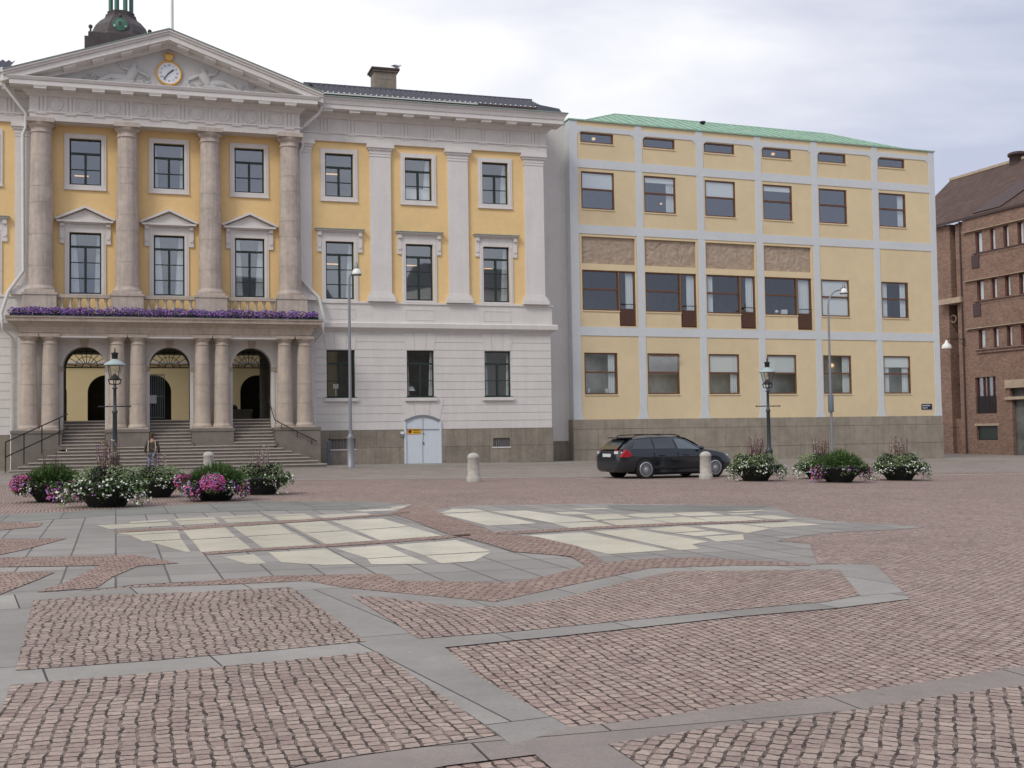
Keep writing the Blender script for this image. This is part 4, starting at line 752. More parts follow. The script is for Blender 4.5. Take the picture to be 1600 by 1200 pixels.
for i, x in enumerate(OX[:4]):
    o = ob_win(x-.06, 9.1, 11.57, 40+i, wd=2.5, cur={2: 'l', 0: None}.get(i))
    ob_win(x+2.44, 8.16, 11.57, 60+i, wd=1.12, rail=0, cur='r' if i < 3 else 'both', kind='balcony_door')
    t = MB(); t.box(x+2.53, x+3.47, .0, .07, 8.25, 9.25, 'dbrown')
    for k in range(12): t.box(x+2.55+k*.08, x+2.58+k*.08, -.02, 0, 8.25, 9.25, 'wood')
    t.box(x+2.5, x+3.5, -.10, -.06, 9.5, 9.54, 'iron'); t.build('door_railing', ob)
    t = MB()
    for a, b, c, d in ((x-.16, x-.06, 8.15, 13.72), (x+3.57, x+3.66, 8.15, 13.72), (x-.06, x+3.57, 13.63, 13.72), (x-.06, x+3.57, 11.58, 11.965)): t.box(a, b, -.03, .02, c, d, 'pale')
    t.build('bay_surround', ob)
    # carved relief: displaced stone slab
    R = random.Random(i*5+2); nx, nz = 64, 30; W_, H_ = 3.66, 1.66
    figs = [(R.uniform(.1, 3.5), R.uniform(.1, 1.5), R.uniform(.12, .5), R.uniform(.05, .13), R.uniform(0, pi), R.uniform(.015, .045)) for _ in range(70)]
    def dep(u, v):
        d = .01*sin(u*5+i)*sin(v*7)
        for fx, fz, l, wd_, a, h_ in figs:
            du, dv = u-fx, v-fz; p_ = du*cos(a)+dv*sin(a); q_ = -du*sin(a)+dv*cos(a)+.25*p_*p_
            e_ = (p_/l)**2+(q_/wd_)**2
            if e_ < 1: d = max(d, h_*math.sqrt(1-e_))
        return d
    vs = []
    for b_ in range(nz+1):
        for a_ in range(nx+1): u, v_ = W_*a_/nx, H_*b_/nz; vs.append((x-.06+u, .13-(dep(u, v_) if 0 < a_ < nx and 0 < b_ < nz else 0), 11.97+v_))
    t = MB(); t.add(vs, [(b_*(nx+1)+a_, b_*(nx+1)+a_+1, (b_+1)*(nx+1)+a_+1, (b_+1)*(nx+1)+a_) for b_ in range(nz) for a_ in range(nx)], 'relief', True)
    for s_ in (1.2, 2.4): t.box(x-.06+s_, x-.052+s_, .10, .128, 11.97, 13.63, 'relief')
    t.build('relief_panel', ob)
r = MB()
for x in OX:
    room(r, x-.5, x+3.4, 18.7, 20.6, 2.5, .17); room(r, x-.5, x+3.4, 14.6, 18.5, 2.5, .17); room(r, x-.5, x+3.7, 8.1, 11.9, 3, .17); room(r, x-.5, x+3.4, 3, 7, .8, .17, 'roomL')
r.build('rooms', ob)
for x, y, z, s in ((1.95, .6, 19.86, .15), (15.0, .6, 19.86, .15), (6.9, 1.2, 16.2, .1), (18.3, .8, 6.0, .17), (19.4, .9, 5.9, .2)):
    t = MB(); t.ball((x, y, z), s*.8, 'lampon', 6, (1.0, 1, .8)); t.build('room_lamp', ob)
t = MB(); t.lathe([(.1, 0), (.14, .25)], 'curtain', (1.15, .3, 4.07), 8); t.lathe([(.12, 0), (.18, .25)], 'curtain', (2.4, .3, 4.07), 8); t.box(15.2, 15.6, .3, .5, 9.2, 9.5, 'curtain'); t.ball((14.8, .35, 9.35), .13, 'curtain', 5); t.build('window_sill_objects', ob)
# plinth of big granite blocks
R = random.Random(11); t = MB(); PX0, PX1 = -.06, 27.72
t.box(PX0, PX1, -.03, .8, -.9, 2.42, 'graniteB'); 
for z0, z1, y in ((1.86, 2.43, -.06), (.62, 1.84, -.075), (-.9, .60, -.065)):
    x = PX0-.001
    while x < PX1:
        wd_ = R.uniform(1.6, 2.9); x2 = min(PX1+.001, x+wd_)
        if PX1-x2 < .6: x2 = PX1+.001
        t.box(x+.008, x2-.008, y-R.uniform(0, .012), .79, z0, z1, 'graniteB'); x = x2
t.add([(0, -.01, 2.432), (27.68, -.01, 2.432), (27.68, .1, 2.432), (0, .1, 2.432)], [(0, 1, 2, 3)], 'graniteB')
t.build('plinth', ob)
# roof
rp = MB(); rp.box(-.04, 27.74, -.10, .25, 20.75, 20.83, 'copper'); rp.box(-.04, .2, .25, 1.0, 20.75, 20.82, 'copper')
EL, ER, RL, RR = .9, 26.3, 5.4, 22.2; zr = 22.78
E_ = [(EL, .25, 20.80), (ER, .25, 20.80), (RR, 4.6, zr), (RL, 4.6, zr), (ER, 11, 20.8), (EL, 11, 20.8), (RR, 6, zr), (RL, 6, zr)]
rp.add(E_, [(0, 1, 2, 3), (1, 4, 6, 2), (0, 3, 7, 5), (3, 2, 6, 7), (7, 6, 4, 5)], 'copper')
rp.box(0.1, 27.6, .2, 12, 20.6, 20.76, 'copper')
ro = rp.build('roof', ob); t = MB()
n = 38
for i in range(n+1):       # standing seams follow the slope
    xe = EL+(ER-EL)*i/n; u = 1
    if xe < RL: u = (xe-EL)/(RL-EL)
    if xe > RR: u = (ER-xe)/(ER-RR)
    if u > .02: t.tube([(xe, .25, 20.83), (xe, .25+4.35*u, 20.83+(zr-20.8)*u)], .03, 'copper', 4)
t.tube([E_[0], E_[3], E_[2], E_[1]], .05, 'copper', 5); t.build('seams', ro)
t = MB(); t.lathe([(.12, 0), (.12, .3), (.2, .3), (.2, .4), (.02, .45)], 'iron', (11.5, 3.6, 22.12), 10); t.build('roof_vent', ro)
# ---- link wall
lk = thing('link_building', 'plain grey plastered wall linking the town hall and the pale yellow office building', 'building', RW(-3.5, .66), YR)
t = MB(); t.box(-2, 3.52, 0, 9, 1.16, 20.62, 'plaster'); t.build('wall', lk); t = MB(); t.box(-2, 3.52, -.03, 9, -.7, 1.16, 'granite'); t.build('plinth', lk)
t = MB(); t.box(-2, 3.5, -.06, 9, 20.62, 20.70, 'copper'); t.build('roof', lk)
# ================================================================ BRICK BUILDING (facade turned to the left)
bb = thing('brick_building', 'red-brown brick office building with rows of narrow windows and a steep tiled roof, right edge', 'building', RW(46.9, 0), YR)
# built in a frame turned so that its facade runs along local x (towards the viewer = +x)
def BT(mb): mb.v = [(b, -a, c) for a, b, c in mb.v]; return mb    # local (x along facade = -y_office, y = depth into house = +x_office)
# facade coordinate s = y_office (11 .. 19 in view); builder x := -s, builder y := depth
def bbuild(mb, name, parent=bb, label=None):
    mb.v = [(b, -a, c) for a, b, c in mb.v]; return mb.build(name, parent, label=label)
def hS(*r): return [(-b, -a, c, d) for a, b, c, d in r]
NW = [(16.15, 16.95), (14.6, 15.25), (13.05, 13.65), (11.4, 12.05), (9.8, 10.45), (8.2, 8.85), (6.6, 7.25)]
hl = [(a, b, z0, z1) for z0, z1 in ((17.05, 18.95), (12.8, 14.6), (8.5, 10.25)) for a, b in NW]
hl += [(15.05, 17.55, 2.78, 6.0), (15.05, 17.55, .45, 1.75), (8, 13.5, 4.2, 4.9), (8, 13.3, -1.2, 4.2)]
w = MB(); wall(w, -19.0, -4, -1.2, 20.2, hS(*hl), 0, 'brick', .35)
w.add([(-19, 0, -1.2), (-19, 4, -1.2), (-19, 4, 20.2), (-19, 0, 20.2)], [(3, 2, 1, 0)], 'brick'); w.box(-27, -21.2, .6, 6, -1.2, 20.4, 'brick'); w.box(-19.7, -19.0, .25, 4, -1.2, 20.2, 'brick')
bbuild(w, 'wall')
t = MB(); t.box(-21.2, -19.7, 1.6, 4, -1.2, 20.3, 'dbrown')
for z in (2.4, 5.5, 8.2, 10.5): t.box(-21.2, -19.7, 1.4, 1.6, z, z+.15, 'redwood')
for z in (12.9,): t.box(-21.6, -18.7, -.3, 1.6, z, z+.5, 'relief')
bbuild(t, 'stair_glazing'); t = MB(); t.box(-22, -20.25, .1, 3, 13.4, 20.25, 'brick'); bbuild(t, 'stair_tower'); t = MB(); t.box(-22, -19.9, 1.0, 3, -1.2, 2.4, 'brick'); bbuild(t, 'parapet')
for z0, z1 in ((17.05, 18.95), (12.8, 14.6), (8.5, 10.25)):
    for a, b in NW:
        t = MB(); y = .22; t.box(-b, -b+.09, y-.05, y+.05, z0, z1, 'redwood'); t.box(-a-.09, -a, y-.05, y+.05, z0, z1, 'redwood'); t.box(-b+.09, -a-.09, y-.05, y+.05, z0, z0+.1, 'redwood'); t.box(-b+.09, -a-.09, y-.05, y+.05, z1-.1, z1, 'redwood')
        t.box(-b-.04, -b+.0, .02, .12, z0, z1, 'relief'); o = bbuild(t, 'window')
        q = MB(); q.add([(-b, y, z0), (-a, y, z0), (-a, y, z1), (-b, y, z1)], [(0, 1, 2, 3)], 'glass'); q.box(-b+.1, -a-.1, .34, .36, z0+.1, z1-.1, 'blind' if int(a) % 2 else 'curtain'); bbuild(q, 'pane', o)
for z in (16.75, 12.45, 8.12):
    t = MB(); t.box(-17.1, -4, -.14, .05, z, z+.26, 'brick'); t.box(-17.15, -4, -.2, .05, z+.2, z+.29, 'dbrown'); bbuild(t, 'window_ledge')
for z0, z1 in ((19.12, 20.2), (14.7, 16.7), (10.4, 12.4)):
    t = MB(); t.box(-18.2, -4, -.24, .02, z0, z1, 'brick'); t.box(-18.25, -4, -.26, .02, z0-.06, z0, 'relief'); bbuild(t, 'brick_band')
for z in (15.9, 11.6):
    t = MB(); t.box(-17.15, -16.3, -.34, -.28, z-.1, z+.95, 'dbrown'); t.box(-17.15, -16.3, -.34, .02, z-.18, z-.1, 'dbrown'); t.box(-17.1, -16.35, -.27, -.24, z-.1, z+.9, 'redwood'); bbuild(t, 'french_balcony')
t = MB(); t.box(-17.5, -15.1, .2, .25, 2.8, 4.3, 'dbrown'); t.box(-17.5, -15.1, .26, .3, 4.3, 5.95, 'glass')
for x in (-17.5, -16.75, -16.3, -15.6, -15.15): t.box(x, x+.1, .15, .25, 4.3, 6.0, 'redwood')
for k in range(14): t.box(-17.45+k*.17, -17.40+k*.17, .1, .14, 2.8, 4.35, 'iron')
bbuild(t, 'window'); t = MB(); t.box(-17.5, -15.1, .2, .28, .5, 1.7, 'dkgreen'); t.box(-17.75, -14.85, -.05, .3, 1.7, 1.9, 'relief'); bbuild(t, 'arched_vent')
t = MB(); t.box(-13.9, -5, -.2, .1, 4.9, 5.6, 'relief'); t.box(-13.9, -5, -.22, .1, 3.9, 4.15, 'relief'); t.box(-13.5, -5, .5, .6, -1.2, 5, 'dark'); bbuild(t, 'archway')
t = MB(); t.box(-18.9, -4, .4, 3, -1.2, 20, 'interior'); bbuild(t, 'rooms')
t = MB(); t.add([(-27, -.3, 20.35), (-4, -.3, 20.35), (-4, 6.5, 26.2), (-27, 6.5, 26.2), (-27, 14, 20), (-4, 14, 20)], [(0, 1, 2, 3), (3, 2, 5, 4)], 'roofbrick'); t.box(-27, -4, -.42, -.25, 20.2, 20.42, 'dbrown'); t.box(-27, -4, 6.3, 6.7, 26.1, 26.35, 'relief')
t.add([(-4, -.3, 20.35), (-4, 6.5, 26.2), (-4, 14, 20)], [(0, 1, 2)], 'brick'); ro = bbuild(t, 'roof')
t = MB(); t.prism([(-17.2, 20.7), (-13.9, 20.7), (-11.6, 23.2), (-14.6, 23.2)], -.02, .5, 'dbrown'); t.v = [(a, b+(c-20.35)*1.16-.42, c) for a, b, c in t.v]; bbuild(t, 'dormer_window', ro)
t = MB(); t.lathe([(.7, 0), (.7, 1.0), (.85, 1.0), (.85, 1.25), (.6, 1.35)], 'dbrown', (-18.3, 6.5, 25.6), 14); bbuild(t, 'chimney', ro)
t = MB(); t.tube([(-18.75, -.1, 20.2), (-18.75, -.1, -.9)], .07, 'dbrown', 6); bbuild(t, 'downpipe')
t = MB(); t.lathe([(.3, 0), (.38, 0), (.38, .12), (.3, .12)], 'relief', (0, 0, 0), 16); t.v = [(a-20.9, .9-c, b+11.6) for a, b, c in t.v]; t2 = len(t.v); bbuild(t, 'wall_ring')
# ================================================================ unseen buildings behind the viewer, added to darken the reflections in the panes
opp = thing('unseen_opposite_building', 'long unseen building across the square, behind the viewer, added to darken the window reflections', 'building', (0, -48, 0))
t = MB(); x = -110; R = random.Random(5)
while x < 260:
    wd_ = R.uniform(12, 24); hh = R.uniform(17, 23)+(5 if 60 < x < 130 else 0); t.box(x, x+wd_, -14, R.uniform(-1, 1), -3, hh, R.choice(['granite', 'plaster', 'pale'])); t.prism([(-14.5, hh), (.5, hh), (-5, hh+4.5), (-9, hh+4.5)], x, x+wd_, 'tile', 'x'); x += wd_
t.build('wall', opp)
# ================================================================ wall lamp, signs, posts
wl = thing('wall_lamp', 'white opal wall lamp hanging on a bracket from the brick building', 'lamp', RW(46.9, 18.6, 9.5), YR)
t = MB(); t.tube([(0, 0, -.6), (0, 0, .15)], .04, 'iron'); t.tube([(0, 0, 0), (-1.2, 0, .05), (-2.1, 0, .02)], .03, 'iron'); t.tube([(0, 0, -.55), (-1.1, 0, 0)], .02, 'iron'); t.build('bracket', wl)
t = MB(); t.lathe([(.42, 0), (.44, .12), (.36, .34), (.18, .48), (.1, .7), (.02, .8)], 'opal', (-2.1, 0, -.85), 16); t.build('lamp_shade', wl)
def lamp_old(name, label, X, Y, top):
    z0 = gz(X); o = thing(name, label, 'street lamp', (X, Y, z0), 0.15, 'old lanterns on the square'); h = top-z0
    t = MB(); t.lathe([(.24, 0), (.24, .12), (.17, .2), (.16, .75), (.20, .8), (.13, .9), (.10, 1.0), (.085, h-2.3), (.11, h-2.28), (.11, h-2.2), (.07, h-2.15), (.06, h-1.35), (.10, h-1.33), (.10, h-1.28), (.055, h-1.25), (.05, h-1.12)], 'lampgreen', n=12); t.build('pole', o)
    t = MB(); z = h-2.02; t.tube([(-.58, 0, z), (.58, 0, z)], .022, 'iron'); 
    for s in (-1, 1): t.ball((s*.58, 0, z), .04, 'iron', 6); t.ball((s*.28, 0, z), .035, 'iron', 5)
    t.build('ladder_bar', o)
    t = MB(); b = h-1.14
    t.tube([(-.24, 0, b+.18), (-.2, 0, b+.02), (0, 0, b-.04), (.2, 0, b+.02), (.24, 0, b+.18)], .022, 'iron'); t.tube([(0, -.24, b+.18), (0, -.2, b+.02), (0, 0, b-.04), (0, .2, b+.02), (0, .24, b+.18)], .022, 'iron')
    t.lathe([(.25, b+.16), (.27, b+.18), (.25, b+.2)], 'iron', n=16)
    for i in range(4): a = pi/4+i*pi/2; t.tube([(.2*cos(a), .2*sin(a), b+.2), (.34*cos(a), .34*sin(a), b+.74)], .014, 'iron', 5)
    t.build('lantern_frame', o)
    t = MB(); t.lathe([(.19, b+.2), (.33, b+.74)], 'lampglass', n=8, smooth=False); t.build('lantern_glass', o)
    t = MB(); t.lathe([(.20, b+.19), (.14, b+.3), (.05, b+.38), (.03, b+.5)], 'iron', n=10); t.lathe([(.05, b+.4), (.07, b+.5), (.02, b+.6)], 'opal', n=8); t.build('burner', o)
    t = MB(); t.lathe([(.42, b+.74), (.42, b+.765), (.26, b+.88), (.12, b+.96), (.11, b+.98)], 'verdigris', n=16); t.lathe([(.11, b+.96), (.12, b+1.18), (.15, b+1.19), (.15, b+1.22), (.03, b+1.26), (.02, b+1.42)], 'iron', n=10); t.build('cap', o)
    return o
lamp_old('street_lamp', 'old dark green lantern post in front of the porch steps of the town hall', -15.6, 45.2, 4.98)
lamp_old('street_lamp', 'old dark lantern post rising behind the planter next to the parked car', 12.25, 55.2, 4.80)
def mast(name, label, X, Y, top, da, arm, sleeve, base):
    z0 = gz(X); o = thing(name, label, 'street lamp', (X, Y, z0), da, 'tall lamp masts by the facades'); h = top-z0
    t = MB(); pts = [(0, 0, 0), (0, 0, h-1.6)]; r0 = [.09, .06]
    if arm: 
        for i in range(1, 8): a = pi/2*i/7; pts.append((.85*(1-cos(a)), 0, h-1.6+1.0*sin(a))); r0.append(.05)
        pts.append((arm, 0, h-.42)); r0.append(.045); hx = arm
    else:
        for i in range(1, 6): a = pi/2*i/5; pts.append((.3*(1-cos(a)), 0, h-1.15+.45*sin(a))); r0.append(.05)
        hx = .32
    t.tube(pts, r0, 'mast', 8)
    if base: t.lathe([(.19, 0), (.19, .1), (.17, .12), (.165, 1.45), (.19, 1.5), (.08, 1.68)], 'mast', n=12)
    if sleeve: t.lathe([(.16, 2.95), (.17, 3.0), (.17, 4.0), (.09, 4.05)], 'bluegrey', n=10)
    t.build('pole', o)
    t = MB(); zc = h-(.85 if not arm else .8); hz = zc; t.lathe([(.0, .0), (.235, .0), (.24, .05), (.20, .22), (.10, .32), (.02, .34)], 'opal', (hx+.06, 0, hz), 16); t.build('lamp_shade', o)
    t = MB(); t.lathe([(.02, .3), (.12, .32), (.11, .38), (.05, .62), (.01, .7)], 'mast', (hx+.06, 0, hz), 10); t.lathe([(.243, -.02), (.243, .02)], 'iron', (hx+.06, 0, hz), 16); t.build('lamp_top', o)
mast('lamp_mast', 'tall straight grey lamp mast with a thick base, before the white ground-floor wall', -8.05, 57.2, 10.55, .2, 0, False, True)
mast('lamp_mast', 'tall grey lamp mast with a long curved arm, before the pale yellow facade', 19.3, 69.8, 10.7, .3, 1.05, True, False)
u = thing('utility_post', 'short blue-grey metal post standing by the right end of the porch steps', 'post', (*TW(-13.1, -.9)[:2], gz(-10.3)), YT)
t = MB(); t.box(-.09, .09, -.07, .07, 0, 1.28, 'bluegrey'); t.box(-.1, .1, -.08, .08, 1.28, 1.32, 'mast'); t.box(.0, .05, -.09, -.07, .7, .75, 'ink'); t.build('post', u)
sg = thing('street_sign', 'small dark blue street name plate on the lower right corner of the pale yellow facade', 'sign', RW(26.42, -.015, 3.06), YR)
t = MB(); t.box(-.44, .44, -.02, .0, -.19, .19, 'navy'); t.build('plate', sg)
text('Gustaf Adolfs', .135, 'white', sg, (-.38, -.024, .075), name='lettering', ax='LEFT', w=.88, bold=.002); text('Torg 4-5', .135, 'white', sg, (-.38, -.024, -.085), name='lettering', ax='LEFT', w=.9, bold=.002)
ns = thing('no_parking_sign', 'small yellow and red no-parking sign on the white double door', 'sign', TW(-8.18, -.025, 1.86), YT)
t = MB(); t.box(-.4, .4, -.015, 0, -.145, .145, 'signR'); t.box(-.385, .385, -.018, -.015, -.13, .13, 'signY'); t.build('plate', ns)
t = MB(); face(t, [(.001, .006), (.10, .006), (.10, 0)], 'signR', -.25, 0, -.019, 18); face(t, [(.001, .002), (.07, .002)], 'navy', -.25, 0, -.026, 18); t.box(-.26, -.24, -.031, -.028, -.07, .07, 'signR'); t.build('symbol', ns)
text('PARKERING', .085, 'ink', ns, (.12, -.022, .045), w=.85); text('FÖRBJUDEN', .085, 'ink', ns, (.12, -.022, -.055), w=.85)
fp = thing('flagpole', 'white flagpole rising above the pediment of the town hall', 'flagpole', TW(-21.1, 1.0, 22.7), YT)
t = MB(); t.tube([(0, 0, -.3), (0, 0, 8)], [.085, .06], 'pipe', 10); t.build('pole', fp); t = MB(); t.ball((0, 0, 8.08), .11, 'gold', 6); t.build('ball_finial', fp)
sgx = thing('seagull', 'small grey and white seagull perched on the chimney', 'bird', TW(-8.42, 2.6, 23.20), YT+.2); sgx.scale = (.95, .95, .95)
t = MB(); t.ball((0, 0, .16), .11, 'white', 8, (2.0, .8, .85)); t.ball((.24, 0, .27), .065, 'white', 7, (1.1, .9, 1)); t.tube([(.12, 0, .18), (.24, 0, .27)], [.08, .05], 'white', 8); t.tube([(.3, 0, .27), (.37, 0, .255)], [.018, .006], 'gold', 5); t.tube([(-.1, 0, .18), (-.36, 0, .16)], [.06, .015], 'ink', 6)
for s in (-1, 1): t.tube([(.02, s*.03, .1), (.02, s*.03, 0), (.07, s*.03, 0)], .01, 'gold', 4)
t.build('body', sgx); t = MB()
for s in (-1, 1): t.ball((-.06, s*.075, .19), .10, 'mast', 7, (2.1, .35, .6))
t.build('wing', sgx)
# ---- bollards
def bollard(X, Y, label):
    o = tag(None or thing('bollard', label, 'bollard', (X, Y, gz(X)), 0, 'stone bollards'))
    t = MB(); t.lathe([(.25, 0), (.25, .14), (.235, .17), (.215, .2), (.20, .80), (.215, .82), (.215, .86), (.18, .93), (.10, .985), (.01, 1.0)], 'boll', n=16); t.build('shaft', o)
bollard(-1.37, 39.7, 'light granite bollard standing alone in front of the white double door wall')
bollard(6.93, 41.6, 'light granite bollard in front of the bonnet of the parked car')
bollard(-12.3, 46.6, 'light granite bollard behind the pink planter, before the steps')
# ================================================================ planters
def fol(name, col, var=.25): return mat(name, col, .7, noise=((5, var), (23, var)), spec=.2)
M['leafG'] = fol('fresh_green_leaf', (.085, .15, .04)); M['leafD'] = fol('dark_green_leaf', (.032, .062, .022)); M['leafS'] = fol('silver_green_leaf', (.33, .39, .23)); M['leafP'] = fol('dark_purple_leaf', (.035, .022, .035))
M['petW'] = fol('white_petal', (.72, .74, .68), .05); M['petK'] = fol('pink_petal', (.62, .10, .30)); M['petM'] = fol('mauve_petal', (.42, .20, .50)); M['petV'] = fol('violet_petal', (.16, .095, .30)); M['petC'] = fol('cream_petal', (.58, .50, .36)); M['stemR'] = fol('reddish_stem', (.12, .055, .05)); M['stemB'] = fol('dry_stem', (.22, .15, .10))
def leaf(mb, c, s, m, R, nrm=None, n=4):
    d = Vector((R.gauss(0, 1), R.gauss(0, 1), R.gauss(0, 1)+.4)); d = (d+(nrm or Vector())*1.5).normalized(); a = d.orthogonal().normalized(); b = d.cross(a); q = R.uniform(0, 2*pi); a, b = a*cos(q)+b*sin(q), b*cos(q)-a*sin(q)
    c = Vector(c); bend = d*s*.25
    if n == 4: mb.add([c-a*s, c-b*s*.45+bend, c+a*s, c+b*s*.45+bend], [(0, 1, 2, 3)], m)
    else: mb.add([c+(a*cos(2*pi*i/n)+b*sin(2*pi*i/n))*s*(1 if i % 2 else .72)+bend*(i % 2) for i in range(n)], [tuple(range(n))], m)
def clump(mb, c, r, n, s, ms, R, sc=(1, 1, .8), nn=4):
    for _ in range(n):
        d = Vector((R.gauss(0, 1), R.gauss(0, 1), R.gauss(0, 1))).normalized(); rr = r*R.uniform(.55, 1.08)
        leaf(mb, (c[0]+d.x*rr*sc[0], c[1]+d.y*rr*sc[1], c[2]+d.z*rr*sc[2]), s*R.uniform(.6, 1.3), R.choice(ms), R, d, nn)
def planter(X, Y, seed, label, style, scale=1.0, face_a=-pi/2):
    """style: list of (kind, angle from the viewer side, weight)"""
    R = random.Random(seed); o = thing('flower_planter', label, 'planter', (X, Y, gz(X)+.0), 0, 'round flower bowls on the square'); o.scale = (scale,)*3
    t = MB(); t.lathe([(.36, 0), (.38, .03), (.44, .12), (.62, .30), (.76, .40), (.80, .44), (.81, .47), (.77, .48), (.74, .42), (.3, .40), (.001, .40)], 'bowl', n=28); t.build('bowl', o)
    f = MB(); clump(f, (0, 0, .44), .66, 620, .055, ['leafD', 'leafG', 'leafD'], R, (1.1, 1.1, .55)); clump(f, (0, 0, .5), .4, 300, .05, ['leafD', 'leafP', 'leafG'], R, (1, 1, .8))
    if 'fern' in style:
        for i in range(1500):
            a = R.uniform(0, 2*pi); rr = .66*math.sqrt(R.random()); x, y = rr*cos(a), rr*sin(a); z0 = .42; h = (.56-1.0*rr*rr)*R.uniform(.7, 1.12)
            lean = .55*rr; p0 = Vector((x*.8, y*.8, z0)); p1 = Vector((x*(1+lean)+R.gauss(0, .03), y*(1+lean)+R.gauss(0, .03), z0+h)); w_ = Vector((R.gauss(0, 1), R.gauss(0, 1), 0)).normalized()*.012
            f.add([p0-w_, p0+w_, p1+w_*.4, p1-w_*.4], [(0, 1, 2, 3)], R.choice(['leafG', 'leafG', 'leafD']))
        clump(f, (0, 0, .52), .60, 900, .035, ['leafG', 'leafG', 'leafD'], R, (1.15, 1.15, .62))
    fo = f
    for k in range(style.get('silver', 0)):
        a = 2*pi*(k+R.random()*.6)/max(1, style['silver'])+.5; clump(f, (.47*cos(a), .47*sin(a), .63), .30, 560, .024, ['leafS', 'leafS', 'leafS', 'leafG'], R)
    for k in range(style.get('purple', 0)):
        a = 2*pi*(k+.5)/max(1, style['purple']); clump(f, (.42*cos(a), .42*sin(a), .66), .24, 190, .05, ['leafP', 'leafP', 'leafD'], R)
    f.build('foliage', o)
    def bloom(a, r_, z, rad, n, ms, drape_=.0, s=.029):
        for _ in range(n):
            d = Vector((R.gauss(0, 1), R.gauss(0, 1), R.gauss(0, 1))).normalized(); q = (r_*cos(a)+d.x*rad, r_*sin(a)+d.y*rad, max(.05, z+d.z*rad*.8-drape_*R.random()))
            leaf(fl, q, s*R.uniform(.7, 1.2), R.choice(ms), R, Vector((cos(a), sin(a), .6)), 6)
        clump(g2, (r_*cos(a), r_*sin(a), z-.02), rad*.85, int(n*1.1), .04, ['leafD', 'leafG'], R)
        if drape_: clump(g2, (r_*1.05*cos(a), r_*1.05*sin(a), z-drape_*.55), rad*.8, int(n*1.2), .035, ['leafG', 'leafS', 'leafD'], R, (1, 1, 1.3))
    fl = g2 = MB()
    for q_ in range(26): a_ = 2*pi*q_/26; clump(fl, (.76*cos(a_), .76*sin(a_), .47), .09, 22, .035, ['leafD', 'leafG', 'leafS'], R)
    for ang, kind in style.get('bloom', []):
        a = -pi/2+radians(ang)
        if kind == 'w': bloom(a, .74, .48, .19, 26, ['petW'], .12)
        if kind == 'W': bloom(a, .80, .40, .20, 34, ['petW', 'petW', 'petW', 'leafS'], .30)
        if kind == 'k': bloom(a, .76, .50, .25, 420, ['petK', 'petK', 'petK', 'petM'], .06, .028)
        if kind == 'm': bloom(a, .78, .40, .19, 110, ['petM', 'petK', 'petM'], .26, .030)
        if kind == 'v': bloom(a, .76, .42, .15, 60, ['petM', 'petW'], .18, .026)
        if kind == 'p': bloom(a, .70, .44, .16, 40, ['petM', 'leafD'], .08, .026)
    fl.build('flowering_rim', o)
    sp = MB()
    for _ in range(style.get('spikes', 0)):
        a = R.uniform(0, 2*pi); rr = .26*math.sqrt(R.random()); h = R.uniform(.45, .92); x, y = rr*cos(a), rr*sin(a); lean = Vector((R.gauss(0, .06), R.gauss(0, .06), 0))
        pale = R.random() < style.get('pale', .3); sp.tube([(x, y, .5), Vector((x, y, .5+h))+lean], [.010, .005], 'stemB' if pale else 'stemR', 4)
        for j in range(14):
            u = R.uniform(.35, 1); q = Vector((x, y, .5+h*u))+lean*u+Vector((R.gauss(0, .028), R.gauss(0, .028), 0)); leaf(sp, q, R.uniform(.014, .028), R.choice(['petC', 'petW', 'petM'] if pale else ['stemR', 'leafP', 'stemR', 'stemB', 'stemR', 'petM']), R)
    if style.get('spikes'): sp.build('flower_spikes', o)
    return o
planter(-11.65, 29.2, 1, 'bowl with a hot-pink bloom on its left and a green fern mound, leftmost planter', {'fern': 1, 'bloom': [(-62, 'k'), (-48, 'k'), (-30, 'v'), (25, 'm'), (48, 'm'), (70, 'm')], 'spikes': 5, 'pale': 0}, 1.0)
planter(-9.5, 27.0, 2, 'largest white-flowered bowl, front planter at the left below the lantern post', {'silver': 4, 'purple': 2, 'bloom': [(-70, 'W'), (-55, 'W'), (-38, 'w'), (-15, 'w'), (5, 'p'), (20, 'w'), (45, 'w'), (62, 'W'), (75, 'W')], 'spikes': 34, 'pale': .35}, 1.12)
planter(-9.6, 31.0, 3, 'silvery green bowl with few white flowers, half hidden behind the two front left planters', {'silver': 6, 'purple': 2, 'bloom': [(30, 'w'), (60, 'w'), (110, 'w')], 'spikes': 12, 'pale': .6}, 1.0)
planter(-7.55, 29.3, 4, 'bowl with bright pink bloom at the front under a wide green fern mound', {'fern': 1, 'bloom': [(-75, 'k'), (-50, 'v'), (-32, 'm'), (-28, 'm'), (5, 'k'), (12, 'k'), (38, 'v'), (68, 'm')], 'spikes': 0}, 1.0)
planter(-7.0, 32.1, 5, 'rightmost of the left planters, white flowers on its right rim and pale spikes', {'silver': 4, 'purple': 4, 'bloom': [(-50, 'w'), (30, 'w'), (55, 'W'), (75, 'w'), (95, 'w'), (125, 'w')], 'spikes': 22, 'pale': .7}, 1.0)
planter(8.4, 40.1, 6, 'white-flowered bowl right of the parked car, with reddish spikes', {'silver': 5, 'purple': 3, 'bloom': [(-75, 'W'), (-60, 'W'), (-35, 'w'), (5, 'w'), (30, 'p'), (62, 'W'), (75, 'W')], 'spikes': 30, 'pale': .05}, 1.12)
planter(11.15, 41.9, 7, 'white-flowered bowl mostly hidden behind the fern bowl at the right', {'silver': 4, 'purple': 2, 'bloom': [(-80, 'W'), (-65, 'W'), (-40, 'w')], 'spikes': 30, 'pale': .25}, 1.1)
planter(11.0, 39.0, 8, 'green fern bowl with faint mauve flowers, front one of the right-hand planters', {'fern': 1, 'bloom': [(-70, 'm'), (-55, 'p'), (0, 'p'), (25, 'p'), (80, 'm')], 'spikes': 0}, 1.12)
